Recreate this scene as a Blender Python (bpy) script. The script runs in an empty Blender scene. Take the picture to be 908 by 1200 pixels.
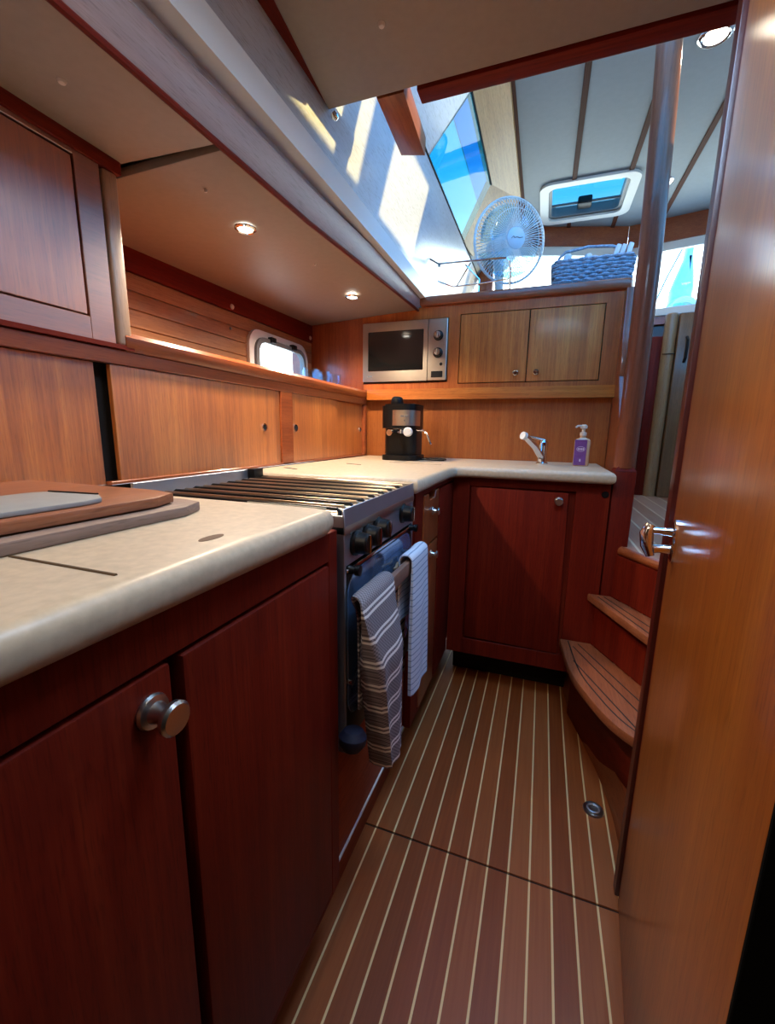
import bpy, bmesh, math, random
from mathutils import Vector, Matrix
random.seed(7)
PI = math.pi
SC = bpy.context.scene
COL = SC.collection

# ------------------------------------------------------------------ materials
def new_mat(name):
    m = bpy.data.materials.new(name); m.use_nodes = True
    nt = m.node_tree; nt.nodes.clear()
    out = nt.nodes.new('ShaderNodeOutputMaterial')
    return m, nt, out

def principled(nt, out, color=(.8, .8, .8), rough=.5, metal=0., coat=0., coat_rough=.1, spec=.5):
    b = nt.nodes.new('ShaderNodeBsdfPrincipled')
    b.inputs['Base Color'].default_value = (*color, 1)
    b.inputs['Roughness'].default_value = rough
    b.inputs['Metallic'].default_value = metal
    b.inputs['Coat Weight'].default_value = coat
    b.inputs['Coat Roughness'].default_value = coat_rough
    b.inputs['Specular IOR Level'].default_value = spec
    nt.links.new(b.outputs[0], out.inputs[0])
    return b

def plain(name, color, rough=.5, metal=0., coat=0., coat_rough=.1, spec=.5, mottle=0., mscale=40.):
    m, nt, out = new_mat(name)
    b = principled(nt, out, color, rough, metal, coat, coat_rough, spec)
    tc = nt.nodes.new('ShaderNodeTexCoord')
    n = nt.nodes.new('ShaderNodeTexNoise'); n.inputs['Scale'].default_value = mscale
    n.inputs['Detail'].default_value = 4
    nt.links.new(tc.outputs['Object'], n.inputs['Vector'])
    r = nt.nodes.new('ShaderNodeValToRGB')
    k = mottle
    r.color_ramp.elements[0].position = .3; r.color_ramp.elements[1].position = .7
    r.color_ramp.elements[0].color = (*[c * (1 - k) for c in color], 1)
    r.color_ramp.elements[1].color = (*[min(1, c * (1 + k)) for c in color], 1)
    nt.links.new(n.outputs['Fac'], r.inputs['Fac'])
    nt.links.new(r.outputs['Color'], b.inputs['Base Color'])
    return m

def wood(name, dark, mid, light, axis='Z', rough=.38, coat=.25, coat_rough=.12, scale=1., band=1., spec=.4):
    """straight grain running along the given axis (world), streaks across it"""
    m, nt, out = new_mat(name)
    b = principled(nt, out, mid, rough, 0, coat, coat_rough, spec)
    g = nt.nodes.new('ShaderNodeNewGeometry')
    def noise(along, across, detail, dist=0.):
        mp = nt.nodes.new('ShaderNodeMapping')
        s = [across * scale] * 3; s['XYZ'.index(axis)] = along * scale
        mp.inputs['Scale'].default_value = s
        nt.links.new(g.outputs['Position'], mp.inputs['Vector'])
        n = nt.nodes.new('ShaderNodeTexNoise')
        n.inputs['Scale'].default_value = 1; n.inputs['Detail'].default_value = detail
        n.inputs['Roughness'].default_value = .6; n.inputs['Distortion'].default_value = dist
        nt.links.new(mp.outputs['Vector'], n.inputs['Vector'])
        return n
    n1 = noise(1.2, 26, 3, .3)      # broad bands
    n2 = noise(4, 170, 3)           # fine streaks
    n3 = noise(30, 420, 2)          # pores
    r1 = nt.nodes.new('ShaderNodeValToRGB')
    e = r1.color_ramp.elements
    e[0].position = .30; e[0].color = (*dark, 1)
    e[1].position = .70; e[1].color = (*light, 1)
    x = e.new(.5); x.color = (*mid, 1)
    mx = nt.nodes.new('ShaderNodeMath'); mx.operation = 'MULTIPLY_ADD'
    mx.inputs[1].default_value = .55 * band
    nt.links.new(n1.outputs['Fac'], mx.inputs[0])
    m2 = nt.nodes.new('ShaderNodeMath'); m2.operation = 'MULTIPLY_ADD'
    m2.inputs[1].default_value = .45; m2.inputs[2].default_value = .5 * (1 - .55 * band - .45)
    nt.links.new(n2.outputs['Fac'], m2.inputs[0])
    nt.links.new(m2.outputs[0], mx.inputs[2])
    nt.links.new(mx.outputs[0], r1.inputs['Fac'])
    r3 = nt.nodes.new('ShaderNodeValToRGB')
    r3.color_ramp.elements[0].position = .30; r3.color_ramp.elements[0].color = (.72, .70, .68, 1)
    r3.color_ramp.elements[1].position = .48; r3.color_ramp.elements[1].color = (1, 1, 1, 1)
    nt.links.new(n3.outputs['Fac'], r3.inputs['Fac'])
    mm = nt.nodes.new('ShaderNodeMix'); mm.data_type = 'RGBA'; mm.blend_type = 'MULTIPLY'
    mm.inputs[0].default_value = 1
    nt.links.new(r1.outputs['Color'], mm.inputs[6]); nt.links.new(r3.outputs['Color'], mm.inputs[7])
    nt.links.new(mm.outputs[2], b.inputs['Base Color'])
    return m

def varnish(m, weight, rough, ior):
    b = next(n for n in m.node_tree.nodes if n.type == 'BSDF_PRINCIPLED')
    b.inputs['Coat Weight'].default_value = weight; b.inputs['Coat Roughness'].default_value = rough; b.inputs['Coat IOR'].default_value = ior
    return m

def striped_floor(name, period, offset, width, base, light, rot=0., rough=.32, coat=.3):
    """planks along Y with thin pale holly strips between them"""
    m, nt, out = new_mat(name)
    b = principled(nt, out, base[1], rough, 0, coat, .15, .4)
    g = nt.nodes.new('ShaderNodeNewGeometry')
    mp = nt.nodes.new('ShaderNodeMapping'); mp.inputs['Rotation'].default_value = (0, 0, rot)
    nt.links.new(g.outputs['Position'], mp.inputs['Vector'])
    sp = nt.nodes.new('ShaderNodeSeparateXYZ'); nt.links.new(mp.outputs['Vector'], sp.inputs[0])
    def math_(op, a, bval):
        n = nt.nodes.new('ShaderNodeMath'); n.operation = op
        nt.links.new(a, n.inputs[0])
        if bval is not None: n.inputs[1].default_value = bval
        return n.outputs[0]
    u = math_('DIVIDE', math_('SUBTRACT', sp.outputs['X'], offset), period)
    fr = math_('FRACT', math_('ADD', u, .5), None)
    d = math_('ABSOLUTE', math_('SUBTRACT', fr, .5), None)
    line = math_('LESS_THAN', d, width / period / 2)
    fl = math_('FLOOR', u, None)
    wn = nt.nodes.new('ShaderNodeTexWhiteNoise'); wn.noise_dimensions = '1D'
    nt.links.new(fl, wn.inputs['W'])
    ms = nt.nodes.new('ShaderNodeMapping'); ms.inputs['Scale'].default_value = (150, 5, 5)
    nt.links.new(mp.outputs['Vector'], ms.inputs['Vector'])
    n = nt.nodes.new('ShaderNodeTexNoise'); n.inputs['Scale'].default_value = 1; n.inputs['Detail'].default_value = 3
    nt.links.new(ms.outputs['Vector'], n.inputs['Vector'])
    a = nt.nodes.new('ShaderNodeMath'); a.operation = 'MULTIPLY_ADD'; a.inputs[1].default_value = .55
    nt.links.new(wn.outputs['Value'], a.inputs[0])
    a2 = math_('MULTIPLY', n.outputs['Fac'], .55)
    nt.links.new(a2, a.inputs[2])
    r = nt.nodes.new('ShaderNodeValToRGB'); e = r.color_ramp.elements
    e[0].position = .2; e[0].color = (*base[0], 1); e[1].position = .8; e[1].color = (*base[2], 1)
    x = e.new(.5); x.color = (*base[1], 1)
    nt.links.new(a.outputs[0], r.inputs['Fac'])
    mm = nt.nodes.new('ShaderNodeMix'); mm.data_type = 'RGBA'
    nt.links.new(line, mm.inputs[0]); nt.links.new(r.outputs['Color'], mm.inputs[6])
    mm.inputs[7].default_value = (*light, 1)
    nt.links.new(mm.outputs[2], b.inputs['Base Color'])
    return m

def glass(name, tint=(1, 1, 1), gloss=.06, rough=.02):
    m, nt, out = new_mat(name)
    t = nt.nodes.new('ShaderNodeBsdfTransparent'); t.inputs[0].default_value = (*tint, 1)
    gl = nt.nodes.new('ShaderNodeBsdfGlossy'); gl.inputs['Roughness'].default_value = rough
    lw = nt.nodes.new('ShaderNodeLayerWeight')
    p5 = nt.nodes.new('ShaderNodeMath'); p5.operation = 'POWER'; p5.inputs[1].default_value = 5
    nt.links.new(lw.outputs['Facing'], p5.inputs[0])
    fa = nt.nodes.new('ShaderNodeMath'); fa.operation = 'MULTIPLY_ADD'; fa.inputs[1].default_value = .6; fa.inputs[2].default_value = gloss * .6
    nt.links.new(p5.outputs[0], fa.inputs[0])
    mx = nt.nodes.new('ShaderNodeMixShader')
    nt.links.new(fa.outputs[0], mx.inputs[0]); nt.links.new(t.outputs[0], mx.inputs[1]); nt.links.new(gl.outputs[0], mx.inputs[2])
    nt.links.new(mx.outputs[0], out.inputs[0])
    return m

def emit(name, color, strength):
    m, nt, out = new_mat(name)
    e = nt.nodes.new('ShaderNodeEmission'); e.inputs[0].default_value = (*color, 1); e.inputs[1].default_value = strength
    nt.links.new(e.outputs[0], out.inputs[0])
    return m

def towel_mat(name, base, stripe, period, pair, width, waffle=.35, wscale=.006):
    """woven stripes across the cloth: v (along the cloth) drives them, metres in the UV map"""
    m, nt, out = new_mat(name)
    b = principled(nt, out, base, .9, 0, 0, .1, .1)
    uv = nt.nodes.new('ShaderNodeUVMap')
    sp = nt.nodes.new('ShaderNodeSeparateXYZ'); nt.links.new(uv.outputs[0], sp.inputs[0])
    def M(op, a, v=None, v2=None):
        n = nt.nodes.new('ShaderNodeMath'); n.operation = op
        if isinstance(a, (int, float)): n.inputs[0].default_value = a
        else: nt.links.new(a, n.inputs[0])
        if v is not None:
            if isinstance(v, (int, float)): n.inputs[1].default_value = v
            else: nt.links.new(v, n.inputs[1])
        return n.outputs[0]
    fr = M('FRACT', M('DIVIDE', sp.outputs['Y'], period))
    l = None
    for p in pair:
        d = M('LESS_THAN', M('ABSOLUTE', M('SUBTRACT', fr, p)), width / period / 2)
        l = d if l is None else M('MAXIMUM', l, d)
    ch = M('MULTIPLY', M('SINE', M('MULTIPLY', sp.outputs['X'], 2 * PI / wscale)), M('SINE', M('MULTIPLY', sp.outputs['Y'], 2 * PI / wscale)))
    k = M('ADD', M('MULTIPLY', ch, waffle), 1.0)
    mc = nt.nodes.new('ShaderNodeMix'); mc.data_type = 'RGBA'; mc.blend_type = 'MULTIPLY'; mc.inputs[0].default_value = 1
    mc.inputs[6].default_value = (*base, 1)
    cb = nt.nodes.new('ShaderNodeCombineColor')
    for i in range(3): nt.links.new(k, cb.inputs[i])
    nt.links.new(cb.outputs[0], mc.inputs[7])
    mm = nt.nodes.new('ShaderNodeMix'); mm.data_type = 'RGBA'
    nt.links.new(l, mm.inputs[0]); nt.links.new(mc.outputs[2], mm.inputs[6]); mm.inputs[7].default_value = (*stripe, 1)
    nt.links.new(mm.outputs[2], b.inputs['Base Color'])
    return m

TEAK = ((.26, .058, .008), (.46, .128, .019), (.62, .22, .042))
TEAKD = ((.28, .055, .008), (.42, .098, .015), (.54, .155, .028))
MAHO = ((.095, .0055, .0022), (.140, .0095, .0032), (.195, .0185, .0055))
MAHM = ((.21, .042, .012), (.29, .066, .018), (.37, .100, .029))
W = {}
for ax in 'XYZ':
    W['teak' + ax] = wood('teak_' + ax, *TEAK, axis=ax)
    W['teakd' + ax] = wood('teak_deep_' + ax, *TEAKD, axis=ax)
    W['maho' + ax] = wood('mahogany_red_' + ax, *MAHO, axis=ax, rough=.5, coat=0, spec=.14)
    W['mahm' + ax] = wood('mahogany_' + ax, *MAHM, axis=ax, rough=.35, coat=.35)
M = dict(
    door=wood('door_teak', (.34, .080, .006), (.43, .115, .010), (.53, .165, .018), axis='Z', rough=.36, coat=.6, coat_rough=.30, scale=.8),
    pale=wood('pale_window_wood', (.40, .20, .06), (.48, .26, .085), (.58, .34, .125), axis='Y', rough=.45, coat=.1),
    locker=wood('saloon_locker_wood', (.15, .065, .022), (.20, .092, .034), (.27, .13, .05), axis='Z', rough=.4),
    floor=striped_floor('galley_sole', .0491, -.0954, .0046, ((.25, .053, .011), (.32, .076, .017), (.40, .108, .028)), (.90, .58, .25), rough=.42, coat=.12),
    sole=striped_floor('saloon_sole', .075, .407, .008, ((.40, .20, .12), (.50, .26, .165), (.58, .33, .22)), (.80, .62, .42)),
    tread=wood('step_teak', (.20, .050, .018), (.27, .075, .027), (.35, .11, .042), axis='Y', rough=.5, coat=.05),
    top=plain('worktop_cream', (.53, .415, .285), .42, coat=.1, coat_rough=.25, mottle=.10, mscale=90),
    black=plain('black_plastic', (.003, .003, .0035), .4, spec=.3, mottle=.2),
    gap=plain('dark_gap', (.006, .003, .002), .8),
    caulk=plain('black_caulking', (.008, .005, .004), .6),
    steel=plain('brushed_steel', (.58, .51, .42), .33, 1., mottle=.05, mscale=20),
    stove=plain('stove_steel', (.40, .40, .44), .42, .9, mottle=.04, mscale=15),
    brass=plain('bronzed_bar', (.42, .33, .24), .3, 1.),
    chrome=plain('chrome', (.75, .75, .76), .08, 1.),
    knob=plain('satin_nickel', (.56, .54, .51), .30, 1.), brightknob=plain('bright_satin', (.8, .8, .8), .3, .8),
    vinyl=plain('headliner_vinyl', (.27, .208, .160), .55, mottle=.04, mscale=60),
    roofv=plain('roof_lining', (.215, .25, .275), .6, mottle=.03),
    coaming=wood('coaming_laminate', (.44, .47, .52), (.48, .51, .56), (.52, .55, .60), axis='Y', rough=.35, coat=.5, coat_rough=.18),  # blue skylight put into the laminate's base tone
    white=plain('white_plastic', (.72, .72, .68), .4),
    fan=plain('fan_plastic', (.72, .80, .84), .35),
    fanblade=glass('fan_blade_plastic', (.72, .88, .94), .1),
    glass=glass('window_glass', (.93, .97, .98)),
    bluegl=glass('tinted_window_glass', (.17, .36, .36), .03), bandgl=glass('tinted_band_glass', (.06, .25, .33), .03), hatchgl=glass('tinted_hatch_glass', (.34, .42, .40), .03),
    oveng=plain('oven_glass', (.02, .022, .03), .05, coat=1., coat_rough=.03),
    mwglass=plain('microwave_glass', (.010, .010, .009), .10, coat=.8, coat_rough=.05),
    tumbler=glass('tumbler_glass', (.90, .94, .98), rough=.03),
    darkgl=plain('screen_black', (.01, .01, .01), .2),
    grey=plain('grey_trim', (.16, .17, .18), .4),
    purple=plain('purple_label', (.17, .055, .22), .35, mottle=.15),
    soap=plain('soap_bottle', (.55, .34, .20), .2, coat=.5),
    cream=plain('cream_plastic', (.66, .55, .45), .4),
    wicker=plain('blue_lit_wicker', (.26, .34, .44), .7, mottle=.4, mscale=120),  # grey wicker, with blue daylight put into its colour
    napkin=plain('pale_napkin', (.62, .64, .66), .8, mottle=.1),
    boardedge=wood('board_ply_edge', (.18, .11, .08), (.26, .17, .13), (.34, .23, .18), axis='Y', rough=.6, coat=0),
    mat=plain('grey_mat', (.30, .30, .285), .5, mottle=.04),
    cyan=plain('pale_blue_canvas', (.22, .58, .74), .7, mottle=.15),
    navy=plain('navy_reflection', (.0015, .003, .022), .7, mottle=.3),
    hullw=plain('white_gelcoat', (.75, .76, .76), .3),
    lamp=emit('lamp_lens', (1, .93, .80), 14),
    lampday=emit('lamp_lens_warm', (1, .95, .80), 6),
    towel=towel_mat('striped_waffle_towel', (.21, .19, .21), (.82, .80, .78), .052, (.36, .56), .0052, .55, .0075),
    towel2=towel_mat('daylit_striped_towel', (.60, .66, .76), (.27, .34, .47), .016, (.5,), .0030, .10),  # blue daylight on the front put into the cloth colour
    towel2b=towel_mat('shaded_striped_towel', (.30, .20, .13), (.02, .015, .012), .026, (.5,), .006, .15),  # back of the same towel, its shade put into the colour
)

W['satinZ'] = varnish(wood('satin_teak_Z', *TEAKD, axis='Z'), 1, .40, 2.5)
W['satinY'] = varnish(wood('satin_mahogany_Y', *MAHM, axis='Y'), 1, .40, 2.5)
W['satinT'] = varnish(wood('satin_door_Z', *TEAK, axis='Z'), 1, .40, 1.9)
varnish(M['door'], 1, .24, 1.8)
# ------------------------------------------------------------------ mesh builder
class MB:
    def __init__(s): s.bm = bmesh.new(); s.uv = None
    def _merge(s, b2):
        me = bpy.data.meshes.new('tmp'); b2.to_mesh(me); b2.free()
        s.bm.from_mesh(me); bpy.data.meshes.remove(me); return s
    def hexa(s, p, bev=0, seg=2):
        """8 corners: bottom 4 ccw then top 4 ccw"""
        b = bmesh.new(); v = [b.verts.new(q) for q in p]
        for f in ((3, 2, 1, 0), (4, 5, 6, 7), (0, 1, 5, 4), (1, 2, 6, 5), (2, 3, 7, 6), (3, 0, 4, 7)):
            b.faces.new([v[i] for i in f])
        bmesh.ops.recalc_face_normals(b, faces=b.faces)
        if bev > 0: bmesh.ops.bevel(b, geom=list(b.edges), offset=bev, segments=seg, affect='EDGES', profile=.5)
        return s._merge(b)
    def box(s, x0, x1, y0, y1, z0, z1, bev=0, seg=2):
        return s.hexa([(x0, y0, z0), (x1, y0, z0), (x1, y1, z0), (x0, y1, z0), (x0, y0, z1), (x1, y0, z1), (x1, y1, z1), (x0, y1, z1)], bev, seg)
    def prism(s, poly, axis, a0, a1, bev=0, seg=3):
        """polygon in the plane across the axis: X->(y,z) Y->(x,z) Z->(x,y)"""
        def P(u, v, a): return {'X': (a, u, v), 'Y': (u, a, v), 'Z': (u, v, a)}[axis]
        b = bmesh.new()
        lo = [b.verts.new(P(u, v, a0)) for u, v in poly]; hi = [b.verts.new(P(u, v, a1)) for u, v in poly]
        n = len(poly); caps = [b.faces.new(lo), b.faces.new(hi)]
        for i in range(n): b.faces.new((lo[i], lo[(i + 1) % n], hi[(i + 1) % n], hi[i]))
        bmesh.ops.recalc_face_normals(b, faces=b.faces)
        if bev > 0:
            es = list({e for f in caps for e in f.edges})
            bmesh.ops.bevel(b, geom=es, offset=bev, segments=seg, affect='EDGES', profile=.5)
        return s._merge(b)
    def ring(s, outer, inner, axis, a0, a1):
        """a frame: outer loop with a hole (same vertex count), extruded"""
        def P(u, v, a): return {'X': (a, u, v), 'Y': (u, a, v), 'Z': (u, v, a)}[axis]
        b = bmesh.new(); L = [[b.verts.new(P(u, v, a)) for u, v in q] for q in (outer, inner) for a in (a0, a1)]
        n = len(outer)
        for A, B in ((0, 1), (1, 3), (3, 2), (2, 0)):
            for i in range(n): b.faces.new((L[A][i], L[A][(i + 1) % n], L[B][(i + 1) % n], L[B][i]))
        bmesh.ops.recalc_face_normals(b, faces=b.faces)
        return s._merge(b)
    def tube(s, pts, r, seg=8, closed=False, squash=1.):
        pts = [Vector(p) for p in pts]; n = len(pts); b = bmesh.new(); rings = []
        rr = r if isinstance(r, (list, tuple)) else [r] * n
        prev = None
        for i, p in enumerate(pts):
            if closed: t = pts[(i + 1) % n] - pts[i - 1]
            else: t = pts[min(i + 1, n - 1)] - pts[max(i - 1, 0)]
            t.normalize()
            if prev is None:
                up = Vector((0, 0, 1)) if abs(t.z) < .9 else Vector((1, 0, 0))
                a = t.cross(up).normalized()
            else:
                a = (prev - t * prev.dot(t)).normalized()
            prev = a; c = t.cross(a)
            rings.append([b.verts.new(p + (a * math.cos(2 * PI * k / seg) + c * math.sin(2 * PI * k / seg) * squash) * rr[i]) for k in range(seg)])
        m = n if closed else n - 1
        for i in range(m):
            A, B = rings[i], rings[(i + 1) % n]
            for k in range(seg): b.faces.new((A[k], A[(k + 1) % seg], B[(k + 1) % seg], B[k]))
        if not closed:
            b.faces.new(rings[0]); b.faces.new(rings[-1])
        bmesh.ops.recalc_face_normals(b, faces=b.faces)
        return s._merge(b)
    def lathe(s, prof, center=(0, 0, 0), d=(0, 0, 1), seg=24, sx=1., sy=1.):
        """profile of (radius, height) turned about direction d through center"""
        d = Vector(d).normalized(); q = d.to_track_quat('Z', 'Y'); c = Vector(center); b = bmesh.new(); R = []
        for r, h in prof:
            if r < 1e-6: R.append([b.verts.new(c + q @ Vector((0, 0, h)))])
            else: R.append([b.verts.new(c + q @ Vector((r * sx * math.cos(2 * PI * k / seg), r * sy * math.sin(2 * PI * k / seg), h))) for k in range(seg)])
        for A, B in zip(R, R[1:]):
            for k in range(seg):
                k2 = (k + 1) % seg
                if len(A) == 1 and len(B) == 1: continue
                if len(A) == 1: b.faces.new((A[0], B[k], B[k2]))
                elif len(B) == 1: b.faces.new((A[k], A[k2], B[0]))
                else: b.faces.new((A[k], A[k2], B[k2], B[k]))
        bmesh.ops.recalc_face_normals(b, faces=b.faces)
        return s._merge(b)
    def loft(s, loops, cap=True, closed=True):
        b = bmesh.new(); R = [[b.verts.new(p) for p in L] for L in loops]; n = len(loops[0])
        for A, B in zip(R, R[1:]):
            for k in range(n if closed else n - 1): b.faces.new((A[k], A[(k + 1) % n], B[(k + 1) % n], B[k]))
        if cap and closed: b.faces.new(R[0]); b.faces.new(R[-1])
        bmesh.ops.recalc_face_normals(b, faces=b.faces)
        return s._merge(b)
    def build(s, name, mat, parent=None, kind=None, sharp=35., origin=None):
        me = bpy.data.meshes.new(name)
        bb = [v.co for v in s.bm.verts]
        lo = Vector([min(c[i] for c in bb) for i in range(3)]); hi = Vector([max(c[i] for c in bb) for i in range(3)])
        o0 = Vector(origin) if origin else Vector(((lo.x + hi.x) / 2, (lo.y + hi.y) / 2, lo.z))
        bmesh.ops.translate(s.bm, verts=s.bm.verts, vec=-o0)
        s.bm.to_mesh(me); s.bm.free()
        me.polygons.foreach_set('use_smooth', [True] * len(me.polygons))
        me.set_sharp_from_angle(angle=math.radians(sharp))
        me.materials.append(mat)
        o = bpy.data.objects.new(name, me); COL.objects.link(o)
        WORLD[o.name] = o0
        if parent: o.parent = parent; o.location = o0 - WORLD[parent.name]
        else: o.location = o0
        if kind: o['kind'] = kind
        return o
WORLD = {}
def thing(name, label, cat, loc, group=None):
    o = bpy.data.objects.new(name, None); COL.objects.link(o); o.empty_display_size = .05
    o.location = loc; WORLD[o.name] = Vector(loc); o['label'] = label; o['category'] = cat
    if group: o['group'] = group
    return o
def tag(o, label, cat, group=None):
    o['label'] = label; o['category'] = cat
    if group: o['group'] = group
    return o
def rrect(u0, u1, v0, v1, r, seg=5):
    pts = []
    for cx, cy, a0 in ((u1 - r, v1 - r, 0), (u0 + r, v1 - r, 90), (u0 + r, v0 + r, 180), (u1 - r, v0 + r, 270)):
        for k in range(seg + 1):
            a = math.radians(a0 + 90 * k / seg); pts.append((cx + r * math.cos(a), cy + r * math.sin(a)))
    return pts
def arc(c, r, a0, a1, n, f):
    return [f(c[0] + r * math.cos(math.radians(a0 + (a1 - a0) * k / n)), c[1] + r * math.sin(math.radians(a0 + (a1 - a0) * k / n))) for k in range(n + 1)]
def make_knob(c, d, parent, r=.015, L=.026, mat=None, name='knob'):
    p = [(0, 0), (r * .95, 0), (r * 1.0, L * .08), (r * .92, L * .17), (r * .62, L * .22), (r * .42, L * .6), (r * .5, L * .72), (r * .92, L * .76), (r * .95, L * .9), (r * .8, L * .98), (0, L)]
    return MB().lathe(p, c, d, 24).build(name, mat or M['knob'], parent)

# ================================================================== SETTING
ZT = .927          # worktop height
# galley sole with its holly strips
fl = MB(); fl.box(-.90, 1.32, .897, 2.06, -.05, 0); fl.box(-.90, 1.32, -1.2, .891, -.05, 0); fl.box(-.90, 1.40, 2.06, 3.6, -.05, -.001)
fl.build('floor', M['floor'], kind='structure')
MB().box(-.90, 1.32, .8905, .8975, -.04, -.004).build('trim_1', M['gap'], kind='structure')

# hull side behind the shelf: horizontal planks, hole for the porthole
hx = -1.19
PY, PZ = 1.757, 1.345
def hull():
    mb = MB()
    def slab(y0, y1, z0, z1): mb.box(hx - .05, hx, y0, y1, z0, z1)
    slab(-1.2, 1.55, .0, 1.24); slab(1.55, 2.14, 0, 1.24)
    slab(-1.2, 1.555, 1.24, 1.75); slab(1.96, 2.14, 1.24, 1.75)
    slab(1.555, 1.96, 1.445, 1.75)
    return mb
hull().build('wall_left', W['mahmY'], kind='structure')
pl = MB()
zz = [1.245, 1.296, 1.347, 1.398, 1.449, 1.500]
for a, b in zip(zz, zz[1:]):
    for y0, y1 in ((.70, 1.545), (1.97, 2.06)) if a < 1.44 else ((.70, 2.06),):
        pl.box(hx, hx + .008, y0, y1, a + .001, b - .0012, .0012, 1)
pl.build('trim_2', wood('hull_planking', (.26, .10, .035), (.34, .145, .055), (.44, .21, .09), axis='Y', rough=.4, coat=.2), kind='structure')
MB().box(hx, hx + .016, .70, 2.06, 1.502, 1.60, .002).build('trim_3', W['mahoY'], kind='structure')  # dark strip stands in for the shade under the headliner
# porthole
w1 = bpy.data.objects.new('window_1', None); COL.objects.link(w1); w1.location = (hx, PY, PZ); WORLD['window_1'] = Vector((hx, PY, PZ)); w1['kind'] = 'structure'
def prect(dy, dz, r): return [(PY + u, PZ + v) for u, v in rrect(-dy, dy, -dz, dz, r, 6)]
MB().ring(prect(.232, .122, .07), prect(.196, .090, .055), 'X', hx, hx + .022).build('window_frame', M['white'], w1)
MB().ring(prect(.199, .093, .057), prect(.178, .074, .045), 'X', hx + .010, hx + .034).build('sash', M['grey'], w1)
MB().prism(prect(.180, .076, .046), 'X', hx + .016, hx + .020).build('pane', M['glass'], w1)
for y in (PY - .085, PY + .085):
    MB().box(hx + .02, hx + .044, y - .018, y + .018, PZ + .080, PZ + .104, .004).build('hinge', M['black'], w1)
MB().tube([(hx + .03, PY + .20, PZ - .05), (hx + .05, PY + .205, PZ - .05), (hx + .052, PY + .205, PZ - .09)], .006).build('latch', M['black'], w1)

# cabin end wall: backsplash, plus the piece left of the microwave
MB().box(-.89, .262, 2.062, 2.10, .60, 1.63).build('wall_back', wood('splash_teak', (.22, .050, .009), (.30, .078, .014), (.38, .118, .025), axis='Z', rough=.4, coat=.2), kind='structure')
MB().box(-1.24, -.885, 2.055, 2.10, .60, 1.70).build('wall_back_corner', W['mahmZ'], kind='structure')

# headliner panels over the side deck: near one and far one, with the dark joint between
def warp(y0, y1, xr0, xr1, zl0, zl1, zr0, zr1, t=.02, bev=.004):
    mb = MB()
    mb.hexa([(hx, y0, zl0), (xr0, y0, zr0), (xr1, y1, zr1), (hx, y1, zl1), (hx, y0, zl0 + t), (xr0, y0, zr0 + t), (xr1, y1, zr1 + t), (hx, y1, zl1 + t)], bev, 2)
    return mb
hl = warp(.742, 2.05, -.606, -.604, 1.560, 1.583, 1.566, 1.617)
hl.build('ceiling_headliner_1', M['vinyl'], kind='structure')
warp(-1.2, .730, -.606, -.606, 1.585, 1.590, 1.566, 1.568).build('ceiling_headliner_2', M['vinyl'], kind='structure')
MB().box(hx, -.606, .726, .746, 1.60, 1.63).build('trim_4', M['gap'], kind='structure')
MB().box(-1.3, -.56, -1.2, 2.1, 1.66, 1.72).build('ceiling_deck', M['hullw'], kind='structure')

# coaming: trim band under it, leaning side panel, seam, then the leaning window side of the deckhouse
TL, TH = math.tan(math.radians(12)), math.tan(math.radians(40.8))
zs = [( -1.2, 1.553), (.45, 1.558), (1.03, 1.566), (1.55, 1.592), (2.03, 1.612)]
tb = MB()
tb.loft([[(-.606, y, z), (-.598, y, z - .004), (-.592, y, z + .004), (-.584, y, z + .070), (-.590, y, z + .077), (-.63, y, z + .077)] for y, z in zs])
tb.build('trim_5', wood('coaming_trim', (.27, .17, .17), (.33, .21, .20), (.39, .26, .24), axis='Y', rough=.4, coat=.6, coat_rough=.35), kind='structure')
te = MB(); te.tube([(-.596, y, z - .003) for y, z in zs], .006, 8); te.build('trim_31', W['mahoY'], kind='structure')
S0 = (-.505, 2.100)       # seam x,z
def px_(z): return -.6 + (z - 1.65) * TL
cp = MB()
cp.hexa([(px_(1.62), -1.2, 1.62), (px_(2.1), -1.2, 2.1), (px_(2.1), 3.55, 2.1), (px_(1.62), 3.55, 1.62),
         (px_(1.62) - .04, -1.2, 1.62), (px_(2.1) - .04, -1.2, 2.1), (px_(2.1) - .04, 3.55, 2.1), (px_(1.62) - .04, 3.55, 1.62)])
cp.build('wall_saloon_left', M['coaming'], kind='structure')
MB().tube([(S0[0] + .001, 1.1, S0[1] + .002), (S0[0] + .001, 3.5, S0[1] + .002)], .005, 8).build('trim_6', M['gap'], kind='structure')
# deckhouse side (leans in 41 degrees) with the window opening: forward infill, aft infill, frame
def ws(z, off=0): return S0[0] + (z - S0[1]) * TH + off
def wslab(mb, y0, y1, z0, z1, y0t=None, y1t=None, t=.03):
    y0t = y0 if y0t is None else y0t; y1t = y1 if y1t is None else y1t
    mb.hexa([(ws(z0), y0, z0), (ws(z0), y1, z0), (ws(z1), y1t, z1), (ws(z1), y0t, z1),
             (ws(z0) - t, y0, z0 + t * .8), (ws(z0) - t, y1, z0 + t * .8), (ws(z1) - t, y1t, z1 + t * .8), (ws(z1) - t, y0t, z1 + t * .8)])
    return mb
wf = MB(); wslab(wf, 1.05, 1.80, 2.10, 2.40); wf.build('wall_saloon_side', M['coaming'], kind='structure')
w2 = bpy.data.objects.new('window_2', None); COL.objects.link(w2); w2.location = (ws(2.2), 2.1, 2.2); WORLD['window_2'] = Vector(w2.location); w2['kind'] = 'structure'
pn = MB(); wslab(pn, 1.79, 2.60, 2.10, 2.212, t=.006); pn.build('pane', M['bluegl'], w2)
pn = MB(); wslab(pn, 1.79, 2.60, 2.212, 2.30, t=.006); pn.build('tint_band', M['bandgl'], w2)
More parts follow.
